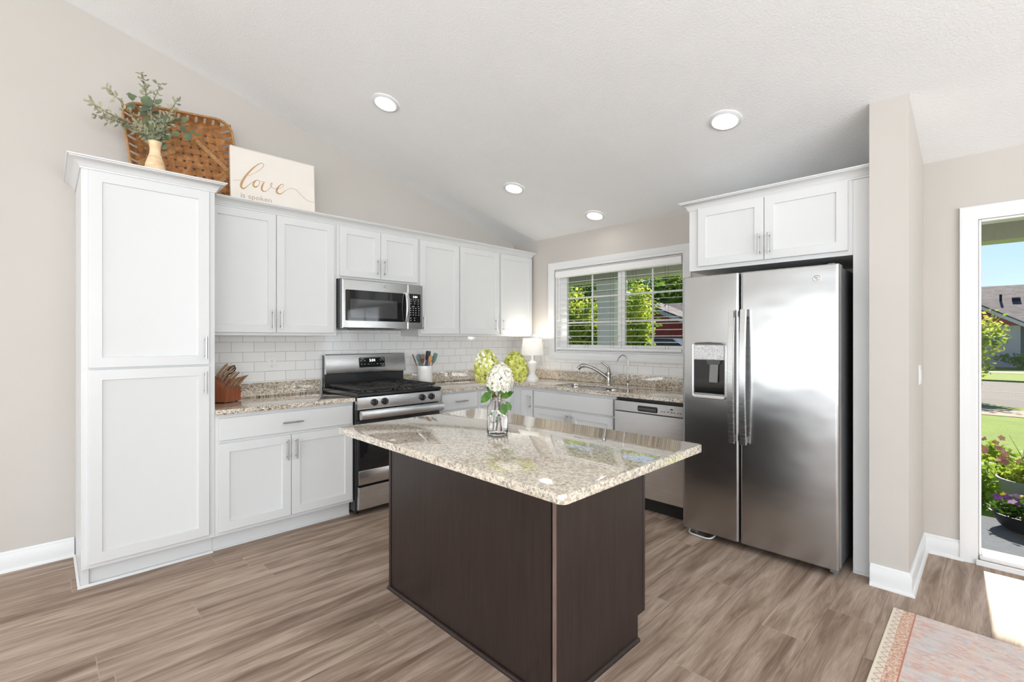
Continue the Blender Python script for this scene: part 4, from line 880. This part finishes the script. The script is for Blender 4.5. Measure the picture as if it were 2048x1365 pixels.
# ------------------------------------------------------------------ decor on top of the cabinets
VX, VY, VZ = -3.495, -.40, 2.2905
m = MB(); m.lathe([(.002, 0), (.036, 0), (.044, .01), (.052, .045), (.054, .09), (.050, .12), (.038, .16), (.029, .19), (.027, .215), (.031, .245), (.037, .262), (.033, .262), (.026, .235), (.024, .21), (.002, .19)], (VX, VY, VZ), 32)
tag(m.build('wooden_vase', VASEW), 'pale turned wooden vase on top of the pantry cabinet', 'vase')
def sprig(label, tip, mid, kind, nleaf, lsize, rg):
    b = Vector((VX, VY, VZ+.20)); mo = Vector((VX, VY, VZ+.262)); tip = at(*tip, 'y', VY+rg.uniform(-.05, .05)); md = at(*mid, 'y', VY+rg.uniform(-.03, .03))
    off = Vector((tip.x-VX, tip.y-VY, 0)).normalized()*.012
    pts = bez([b, mo+off, md, tip], 8); t_ = thing('greenery_sprig', label, 'greenery', b)
    mm = MB(); mm.tube(pts, [.0022]*(len(pts)-6)+[.0018, .0016, .0014, .0012, .001, .0008], 6); mm.build('stem', TWIG, t_)
    mm = MB(); n = len(pts)
    for i in range(nleaf):
        q = .30+.70*(i+.5)/nleaf; k = min(n-2, int(q*(n-1))); p = pts[k].lerp(pts[k+1], q*(n-1)-k); ax = (pts[k+1]-pts[k]).normalized()
        th = i*2.4+rg.uniform(-.5, .5); a = ax.orthogonal().normalized(); sd = (a*math.cos(th)+ax.cross(a)*math.sin(th))
        if kind == 'euca':
            d = (ax*.35+sd).normalized(); s = lsize*rg.uniform(.95, 1.5); nn = (Vector((-.45, -.8, .15))+Vector((rg.uniform(-.6, .6),)*3)).normalized(); s1 = d.cross(nn).normalized(); nn = s1.cross(d)
            L = [p+d*s*.06]; cs_ = p+d*s*.55
            vs = [cs_]+[cs_+d*(s*.5*math.cos(j*PI/5))+s1*(s*.48*math.sin(j*PI/5))+nn*(.05*s*math.cos(j*PI/2.5)) for j in range(10)]
            mm.faces(vs, [(0, 1+j, 1+(j+1) % 10) for j in range(10)])
        else:
            for _ in range(3):
                if _ == 0: p = p + sd*rg.uniform(0, .022)
                d = (ax*rg.uniform(.5, 1.1)+sd+Vector((rg.uniform(-.3, .3), rg.uniform(-.3, .3), rg.uniform(-.3, .3)))).normalized(); mm.leaf(p, d, Vector((-.3, -.9, .3)), lsize*rg.uniform(.8, 1.4), lsize*.5, .1, .1); sd = -sd
    mm.build('leaves', {'euca': EUCA, 'eucl': EUCL}.get(kind, SAGE), t_, True, False, 80)
    return t_
sr = random.Random(3)
for lab, tip, mid, kind, nl, ls in (
    ('grey sage sprig reaching farthest left over the pantry', (174, 202), (240, 240), 'sage', 34, .026), ('lower grey sage sprig reaching left beside the basket', (188, 228), (250, 250), 'sage', 30, .026),
    ('sage sprig with curled tip at the upper left', (212, 174), (262, 225), 'sage', 24, .026), ('tallest sage sprig standing at the top of the bouquet', (283, 147), (297, 215), 'sage', 44, .026),
    ('sage sprig just right of the tallest one', (324, 166), (304, 215), 'sage', 24, .024), ('pale sprig leaning right in front of the basket', (358, 196), (330, 240), 'sage', 30, .026),
    ('round-leaved eucalyptus stem rising at the upper left', (252, 186), (285, 230), 'euca', 9, .040), ('round-leaved eucalyptus stem in the bouquet middle', (308, 200), (303, 240), 'euca', 11, .042),
    ('round-leaved eucalyptus stem drooping right over the basket', (398, 268), (350, 262), 'euca', 10, .038), ('round-leaved eucalyptus stem leaning right at mid height', (372, 246), (335, 248), 'euca', 9, .038),
    ('short dense sage sprig just above the vase mouth', (318, 236), (310, 262), 'sage', 36, .026), ('short pale sprig low at the left of the vase', (262, 246), (290, 262), 'sage', 22, .026),
    ('short sprig low at the right of the vase', (352, 236), (326, 258), 'sage', 26, .026)): sprig(lab, tip, mid, kind, nl, ls, sr)
# woven basket leaning on the wall
t = thing('woven_basket', 'shallow woven splint basket leaning on the wall above the pantry', 'basket', (-3.29, -.08, 2.29))
BW, BH = .62, .585; ang = math.radians(6.0); BO = Vector((-3.575, -.012, 2.2905+.0))
def bk(s, h, n):    # s across, h up, n out of the basket floor towards the viewer; the whole leans back
    s2 = s-BW/2; q = s2*math.cos(ang)-h*math.sin(ang); r_ = s2*math.sin(ang)+h*math.cos(ang)
    tl_ = math.radians(9)
    return Vector((BO.x+BW/2+q, -.13 - n*math.cos(tl_) + r_*math.sin(tl_), 2.317 + r_*math.cos(tl_) - n*math.sin(tl_)*0 + .002))
m = MB(); ns = 12; pit = BW/ns; sw = pit*.355
def strip(pts, wv, mm=m, th=.0012):
    L = []
    for i, p in enumerate(pts):
        L.append([p+wv, p-wv, p-wv+Vector((0, -th, 0)), p+wv+Vector((0, -th, 0))])
    mm.loft(L)
ex = (bk(1, 0, 0)-bk(0, 0, 0)).normalized(); eh = (bk(0, 1, 0)-bk(0, 0, 0)).normalized()
DP = .075
def prof_n(q, size):    # how far the splint curls forward near the rim
    e = min(q, size-q); return DP*max(0, 1-e/.055)**1.3
for i in range(ns):
    s = (i+.5)*pit; pts = []
    K = ns*4
    for k in range(K+1):
        h = BH*k/K; pts.append(bk(s, h, prof_n(h, BH)+prof_n(s, BW)*.0+.004+.0032*math.cos(PI*(h/pit-.5)+PI*i)))
    if i not in (0, ns-1): strip(pts, ex*sw)
for j in range(ns):
    h = (j+.5)*pit; pts = []
    K = ns*4
    for k in range(K+1):
        s = BW*k/K; pts.append(bk(s, h, prof_n(s, BW)+.004-.0032*math.cos(PI*(s/pit-.5)+PI*j)))
    if j not in (0, ns-1): strip(pts, eh*sw)
m.build('weave', WICK, t, True, True, 60)
for (s0, h0_, s1, h1_) in ((.05, .20, .26, .32), (.40, .42, .585, .21), (.40, .03, .585, .21), (.05, .20, .2, .05)):
    m = MB(); a, b = bk(s0, h0_, .012), bk(s1, h1_, .012); wv = (b-a).normalized().cross(Vector((0, 1, 0)))*.014; strip([a, a.lerp(b, .5), b], wv, m); m.build('diagonal_splint', WICKD, t, True, True, 60)
m = MB(); R_ = [bk(s, h, DP+.006) for s, h in rrect(.0, BW, .0, BH, .09, 7)]; R_.append(R_[0]); m.tube(R_, .0075, 8); R2 = [bk(s, h, DP-.012) for s, h in rrect(.004, BW-.004, .004, BH-.004, .088, 7)]; R2.append(R2[0]); m.tube(R2, .0045, 6); m.build('rim', WICKD, t)
# sign
t = thing('love_sign', 'cream sign reading love is spoken leaning above the wall cabinets', 'sign', (-2.74, -.2, 2.2905))
SX0, SX1, SZB, SZT = -3.036, -2.460, 2.292, 2.713
lean = lambda x, z, d=0: Vector((x, -.248+(z-SZB)*.06-d, z))
m = MB(); m.loft([[lean(x, z, d) for x, z in ((SX0, SZB), (SX1, SZB), (SX1, SZT), (SX0, SZT))] for d in (-.016, .0)]); m.build('board', SIGNM, t, False)
m = MB(); m.sweep([(SX0-.012, SZB-.000), (SX0-.012, SZT+.004), (SX1+.004, SZT+.004), (SX1+.004, SZB)], [(0, -.025), (0, .006), (-.006 if False else .0, .006), (.0, .006)], lambda x, z, h: lean(x, z, h), 1)
m = MB()
for a, b, c, d in ((SX0-.010, SX0-.0005, SZB, SZT+.003), (SX1+.0005, SX1+.004, SZB, SZT+.003)): m.loft([[lean(x, z, q) for x, z in ((a, c), (b, c), (b, d), (a, d))] for q in (-.02, .002)])
m.loft([[lean(x, z, q) for x, z in ((SX0-.010, SZT+.0005), (SX1+.004, SZT+.0005), (SX1+.004, SZT+.004), (SX0-.010, SZT+.004))] for q in (-.02, .002)]); m.build('frame', SIGNM, t, False)
def sg(px, py):
    P_ = at(440+px/8.532, 270+py/8.532, 'y', -.235); return P_.x, P_.z
def stroke(pix, wds):
    pts = [Vector((*sg(*p), 0)) for p in pix]; C_ = bez(pts, 6); n = len(C_); wl = []
    for i in range(n):
        q = i/(n-1)*(len(wds)-1); k = min(len(wds)-2, int(q)); wl.append(wds[k]+(wds[k+1]-wds[k])*(q-k))
    L = []
    for i, p in enumerate(C_):
        tn = (C_[min(i+1, n-1)]-C_[max(i-1, 0)]).normalized(); s_ = Vector((-tn.y, tn.x, 0))*wl[i]*.5
        a, b = p+s_, p-s_; L.append([lean(a.x, a.y, .0003), lean(b.x, b.y, .0003), lean(b.x, b.y, .0016), lean(a.x, a.y, .0016)])
    m.loft(L)
m = MB()
stroke([(222, 772), (290, 774), (360, 776)], [.0018, .0018]); stroke([(478, 697), (560, 668), (640, 622), (715, 565), (752, 515), (735, 484), (690, 482), (610, 530), (530, 600), (440, 700), (385, 785), (358, 850), (362, 895), (395, 918), (440, 895), (500, 845), (560, 800), (600, 780)], [.002, .002, .002, .003, .003, .004, .006, .010, .013, .015, .015, .012, .006, .003, .002, .002])
stroke([(640, 772), (600, 790), (568, 835), (575, 880), (620, 890), (662, 850), (676, 800), (652, 772), (625, 780)], [.003, .008, .012, .011, .004, .003, .003, .003]); stroke([(676, 800), (720, 795), (757, 805)], [.0018, .0018])
stroke([(757, 802), (728, 850), (708, 915), (725, 958), (768, 968), (820, 940), (862, 890), (890, 835), (880, 822), (862, 845), (880, 895), (930, 918), (985, 905)], [.004, .012, .012, .008, .003, .002, .003, .003, .004, .003, .002, .002])
stroke([(962, 925), (1030, 912), (1080, 878), (1076, 845), (1035, 852), (985, 905), (962, 965), (990, 1003), (1045, 1005), (1110, 955), (1180, 922), (1245, 918), (1310, 950), (1390, 1035), (1470, 1110), (1550, 1145), (1612, 1152)], [.002, .002, .002, .004, .006, .011, .012, .008, .003, .002, .002, .002, .002, .002, .002, .002])
m.build('love_lettering', GOLD, t)
m = MB(); x0, z0_ = sg(315, 1050); x1, z1_ = sg(905, 1128)
text_mesh(m, 'is spoken', .050, lambda x, y, z: lean((x0+x1)/2+x*1.12, (z0_+z1_)/2+.004+y, .001+z)); m.build('printed_line', LTXT, t)

# ------------------------------------------------------------------ rug
m = MB(); m.box((-3.36, -5.16, .0005), (-.962, -3.657, .008), .002); tag(m.build('area_rug', RUG), 'faded pink and grey patterned rug on the floor near the entry', 'rug')

# ------------------------------------------------------------------ outside
GZ = -.22
m = MB(); m.box((.14, -12, GZ-.2), (9.1, 30, GZ)); m.box((21.5, -20, GZ-.2), (80, 60, GZ)); m.box((9.1, -20, GZ-.2), (9.9, 60, GZ-.02)); struct('lawn', m, GRASS, smooth=False)
m = MB(); m.box((9.9, -20, GZ-.2), (11.2, 60, GZ-.01)); struct('sidewalk', m, WALKM, smooth=False)
m = MB(); m.box((11.2, -20, GZ-.2), (11.9, 60, GZ-.02)); struct('lawn_strip', m, GRASS, smooth=False)
m = MB(); m.box((11.9, -20, GZ-.3), (21.5, 60, GZ-.06)); struct('road', m, ASPH, smooth=False)
m = MB(); m.box((16.6, -20, GZ-.0598), (16.72, 60, GZ-.055)); struct('road_line', m, WALKM, smooth=False)
m = MB(); m.box((26.5, -20, GZ), (27.9, 60, GZ+.01)); struct('far_sidewalk', m, WALKM, smooth=False)
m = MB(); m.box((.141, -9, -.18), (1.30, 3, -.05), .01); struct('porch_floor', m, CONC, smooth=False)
m = MB(); m.box((.141, -9, 2.47), (2.15, 3, 2.58)); m.box((1.62, -9, 2.16), (1.86, 3, 2.47)); struct('porch_roof', m, plain('grey_white_porch_soffit', srgb(206, 206, 202), .7), smooth=False)
# porch column
t = thing('porch_column', 'white square porch column outside the kitchen window', 'column', (1.74, -.2, GZ))
cy0 = -.22
m = MB(); m.box((1.60, cy0-.14, GZ), (1.88, cy0+.14, 2.16)); m.build('shaft', plain('blue_grey_column_panel', srgb(236, 240, 246), .6), t, False)
m = MB()
for x in (1.592, 1.828):
    for y in (cy0-.148, cy0+.088): m.box((x, y, GZ), (x+.06, y+.06, 1.90), .004)
m.build('corner_boards', VINYL, t)
m = MB(); m.box((1.57, cy0-.17, 1.90), (1.91, cy0+.17, 1.96), .006); m.box((1.55, cy0-.19, 1.96), (1.93, cy0+.19, 2.0), .006); m.box((1.58, cy0-.16, 2.0), (1.90, cy0+.16, 2.159), .006); m.build('capital', VINYL, t)
m = MB(); m.box((1.57, cy0-.17, GZ), (1.91, cy0+.17, GZ+.25), .006); m.build('plinth', VINYL, t)
def foliage(mm, c, rx, ry, rz, n, size, rg, clumps=9):
    cl = []
    for i in range(clumps):
        v = Vector((rg.gauss(0, 1), rg.gauss(0, 1), rg.gauss(0, 1))).normalized()*rg.uniform(.35, .78); cl.append(Vector((v.x*rx, v.y*ry, v.z*rz)))
    for i in range(n):
        k = cl[i % clumps]; v = Vector((rg.gauss(0, 1), rg.gauss(0, 1), rg.gauss(0, 1))).normalized()*(rg.random()**.4)*.5
        p = Vector(c)+k+Vector((v.x*rx, v.y*ry, v.z*rz)); d = Vector((rg.uniform(-1, 1), rg.uniform(-1, 1), rg.uniform(-1, .6))).normalized(); a = d.orthogonal().normalized(); a = Quaternion(d, rg.uniform(0, 6)) @ a
        s = size*rg.uniform(.7, 1.3); q = d.cross(a)
        mm.faces([p, p+d*s*.45+a*s*.32+q*s*.1, p+d*s, p+d*s*.45-a*s*.32+q*s*.1], [(0, 1, 2, 3)])
def tree(label, x, y, zc, rx, ry, rz, n, size, mat_, trunk=.12, seed=1, clumps=14, cat='tree', name='tree', group=None):
    rg = random.Random(seed); t_ = thing(name, label, cat, (x, y, GZ), group)
    mm = MB(); foliage(mm, (x, y, zc), rx, ry, rz, n, size, rg, clumps); mm.build('foliage', mat_, t_, False, False)
    mm = MB(); mm.tube([(x, y, GZ), (x+.03, y, zc-rz*.5), (x-.02, y+.04, zc)], [trunk, trunk*.8, trunk*.4], 10)
    for k in range(5):
        a = k*1.3; mm.tube([(x, y, zc-rz*.45), (x+rx*.3*math.cos(a), y+ry*.3*math.sin(a), zc-rz*.1), (x+rx*.6*math.cos(a), y+ry*.6*math.sin(a), zc+rz*.2)], [trunk*.45, trunk*.3, trunk*.12], 7)
    mm.build('trunk', BARK, t_); return t_
tree('bright yellow-green tree left of the porch column outside the window', 5.2, 2.95, 1.35, .62, .62, 1.35, 3600, .11, TREEY, .08, 11)
tree('bright green tree right of the porch column outside the window', 6.5, 2.25, 1.35, .62, .58, 1.7, 4200, .115, TREEY, .09, 12)
tree('dark green tree behind the column outside the window', 13.5, 8.0, 2.4, 2.5, 2.7, 2.6, 4200, .26, TREED, .16, 13)
tree('mid green tree rising behind the red house outside the window', 27.5, 11.4, 4.3, 3.0, 3.2, 2.9, 4200, .36, TREEG, .14, 14)
tree('round green tree behind the column in the far distance outside the window', 37.0, 24.5, 3.0, 3.0, 3.2, 3.0, 3000, .3, TREEG, .2, 15)
tree('dark tree at the far left outside the window', 17, 14.5, 3.0, 3.5, 3.5, 3.6, 4200, .34, TREED, .2, 16)
tree('tall dark tree at the far back outside the window', 30, 17, 3.2, 4.5, 6, 3.6, 4200, .5, TREED, .25, 17)
tree('young light green tree on the lawn seen through the sidelight', 13.6, -3.45, 1.35, .95, .85, 1.15, 1500, .13, TREEY, .05, 18, 11)
# neighbour across the street (sidelight) and beside it (window)
def house(label, x, y0, y1, gy, gw, gmat, wmat, ze=2.0, zr=4.5, run=6, gz=1.3, setback=1.5):
    t_ = thing('neighbor_house', label, 'house', (x, (y0+y1)/2, GZ)); mm = MB(); mm.box((x, y0, GZ), (x+run*2, y1, ze)); mm.build('wall', wmat, t_, False)
    mm = MB(); yy = (y0-.5, y1+.5); mm.loft([[Vector((a, y, z)) for a, z in ((x-.5, ze-.05), (x+run, zr), (x+run*2+.5, ze-.05), (x+run*2+.5, ze+.1), (x+run, zr+.16), (x-.5, ze+.12))] for y in yy]); mm.build('roof', SHING, t_, False)
    mm = MB(); mm.loft([[Vector((a, gy+s, z)) for s, z in ((-gw, ze-.02), (gw, ze-.02), (0, ze+gz))] for a in (x-setback, x+run*.62)]); mm.build('gable', gmat, t_, False)
    mm = MB(); mm.box((x-setback, gy-gw, GZ), (x-.001, gy+gw, ze-.021)); mm.build('gable_wall', WHITES if wmat is GREYS else wmat, t_, False)
    mm = MB()
    for sg_ in (-1, 1): mm.loft([[Vector((a, gy+sg_*s, z)) for s, z in ((gw+.45, ze-.30), (gw+.45, ze-.12), (0, ze+gz+.24), (0, ze+gz+.03))] for a in (x-setback-.35, x-setback-.25)])
    mm.build('fascia', VINYL, t_, False)
    mm = MB()
    for sg_ in (-1, 1): mm.loft([[Vector((a, gy+sg_*s, z)) for s, z in ((gw+.45, ze-.12), (gw+.45, ze-.04), (0, ze+gz+.32), (0, ze+gz+.24))] for a in (x-setback-.35, x+run*.6)])
    mm.build('gable_roof', SHING, t_, False)
    return t_
h = house('neighbor house with grey roof and red gable seen through the sidelight', 34.5, -22, 4, -2.45, 2.6, REDS, GREYS, 2.05, 4.62, 6.0, 1.5)
for yy, hh in ((-4.35, .35), (-5.0, .12), (-5.5, .12)):
    m = MB(); p = 37.6 + (0 if hh > .2 else .1); zb = 2.05+(p-34.0)*(4.62-2.05)/6.5
    if hh > .2: m.cyl((p, yy, zb), (p, yy, zb+hh+.2), .06, seg=10)
    else: m.box((p-.2, yy-.18, zb), (p+.1, yy+.18, zb+.28))
    m.build('roof_vent', BRUBBER, h)
m = MB(); m.box((33.3, -5.0, GZ), (33.5, -4.85, 2.0), .01); m.build('porch_post', VINYL, h)
house('red neighbor house with grey roof seen at the right of the window', 19.6, 3.0, 13.0, 9.3, 3.2, REDS, REDS, 1.95, 3.2, 2.6, 1.1, .6)
# parked car
t = thing('parked_car', 'dark parked car low at the right outside the window', 'car', (14.2, 5.2, GZ)); c0 = Vector((14.2, 5.2, GZ+.14))
cp_ = [(-2.2, .35), (-2.25, .75), (-1.9, .92), (-1.1, 1.0), (-.5, 1.42), (.7, 1.45), (1.5, 1.05), (2.15, .95), (2.25, .6), (2.2, .35)]
m = MB(); m.loft([[c0+Vector((wx, s, z if (z < 1.01 or not k) else z-.02)) for s, z in cp_] for k, wx in ((1, -.86), (0, -.8), (0, .8), (1, .86))]); m.build('body', CARM, t, True)
m = MB(); m.loft([[c0+Vector((wx, s, z)) for s, z in ((-1.0, 1.03), (-.48, 1.37), (.68, 1.39), (1.35, 1.08))] for wx in (-.885, -.862)]); m.build('side_window', CARG, t, False)
for s in (-1.35, 1.4):
    for wx in (-.9, .7): m = MB(); m.cyl(c0+Vector((wx, s, .33)), c0+Vector((wx+.2, s, .33)), .33, seg=24); m.build('wheel', TYRE, t)
# planters and garden bed by the porch
rg = random.Random(5)
def blooms(mm, c, r, zr, n, size, rg_):
    for i in range(n):
        a = rg_.uniform(0, 2*PI); q = r*math.sqrt(rg_.random()); p = Vector(c)+Vector((q*math.cos(a), q*math.sin(a), zr*(1-q/r*.5)*rg_.uniform(.6, 1.1))); nr = Vector((-.6+rg_.uniform(-.4, .4), rg_.uniform(-.5, .5), .7)).normalized(); a1 = nr.orthogonal().normalized(); b1 = nr.cross(a1)
        for j in range(5):
            d = a1*math.cos(j*1.2566)+b1*math.sin(j*1.2566); e = a1*math.cos(j*1.2566+1.57)+b1*math.sin(j*1.2566+1.57); mm.faces([p, p+d*size*.6+e*size*.4, p+d*size, p+d*size*.6-e*size*.4], [(0, 1, 2, 3)])
bx_, by_ = 1.10, -4.205; bz = -.05
m = MB(); m.lathe([(.002, 0), (.13, 0), (.17, .03), (.215, .11), (.225, .125), (.215, .125), (.16, .06), (.002, .055)], (bx_, by_, bz), 36); tag(m.build('bowl_planter', POTD), 'dark bowl planter at the porch edge outside the sidelight', 'planter')
t = thing('pansy_plant', 'purple and yellow flowering plant in the dark bowl planter', 'plant', (bx_, by_, bz+.06))
m = MB(); foliage(m, (bx_, by_, bz+.15), .19, .19, .07, 700, .05, rg, 12); m.build('foliage', TREED, t, False, False)
m = MB(); blooms(m, (bx_, by_, bz+.17), .19, .08, 16, .03, rg); m.build('purple_blooms', PURP, t, False, False)
m = MB(); blooms(m, (bx_, by_, bz+.17), .2, .08, 10, .026, rg); m.build('yellow_blooms', YELL, t, False, False)
bx_, by_, bz = 1.72, -4.235, GZ
m = MB(); m.lathe([(.002, 0), (.13, 0), (.165, .20), (.195, .38), (.21, .40), (.215, .42), (.20, .42), (.18, .33), (.002, .31)], (bx_, by_, bz), 36); tag(m.build('flower_pot', POTB), 'blue-grey flower pot behind the dark bowl planter', 'flower pot')
t = thing('potted_plant', 'yellow-green leafy plant with thin spikes in the blue-grey pot', 'plant', (bx_, by_, bz+.31))
m = MB(); foliage(m, (bx_, by_, bz+.44), .19, .19, .09, 700, .06, rg, 12); m.build('foliage', TREEY, t, False, False)
m = MB()
for i in range(12):
    a = rg.uniform(0, 6.28); q = rg.uniform(.02, .14); m.tube([(bx_+.03*math.cos(a), by_+.03*math.sin(a), bz+.4), (bx_+q*.6*math.cos(a), by_+q*.6*math.sin(a), bz+.6), (bx_+q*1.3*math.cos(a), by_+q*1.3*math.sin(a), bz+rg.uniform(.68, .8))], [.003, .003, .001], 5)
m.build('spikes', TREEY, t)
m = MB(); blooms(m, (bx_, by_, bz+.46), .19, .09, 6, .024, rg); m.build('purple_blooms', PURP, t, False, False)
for i, (x, y, r, z, lab, mt) in enumerate(((2.35, -3.92, .30, .02, 'leafy shrub left of the blue-grey pot in the garden bed', TREEG), (3.1, -4.0, .36, .0, 'pink-tinged shrub behind the pots in the garden bed', TREEY), (3.5, -4.55, .36, .0, 'low shrub behind the spiky pot in the garden bed', TREEG))):
    t = thing('garden_shrub', lab, 'shrub', (x, y, GZ)); m = MB(); foliage(m, (x, y, z), r, r, .27, 1100, .07, rg, 12); m.build('foliage', mt, t, False, False)
    m = MB(); blooms(m, (x, y, z+.12), r, .22, 14, .035, rg); m.build('pink_blooms', PINKF, t, False, False)
    m = MB(); m.tube([(x, y, GZ), (x, y, z)], [.02, .012], 6); m.build('stem', BARK, t)
for i, (y, lab) in enumerate(((-6.2, 'small round shrub under the neighbor house porch seen through the sidelight'),)):
    t = thing('garden_shrub', lab, 'shrub', (30.8, y, GZ)); m = MB(); foliage(m, (30.8, y+.7, .2), .8, 1.2, .5, 900, .2, rg, 10); m.build('foliage', TREEG, t, False, False)
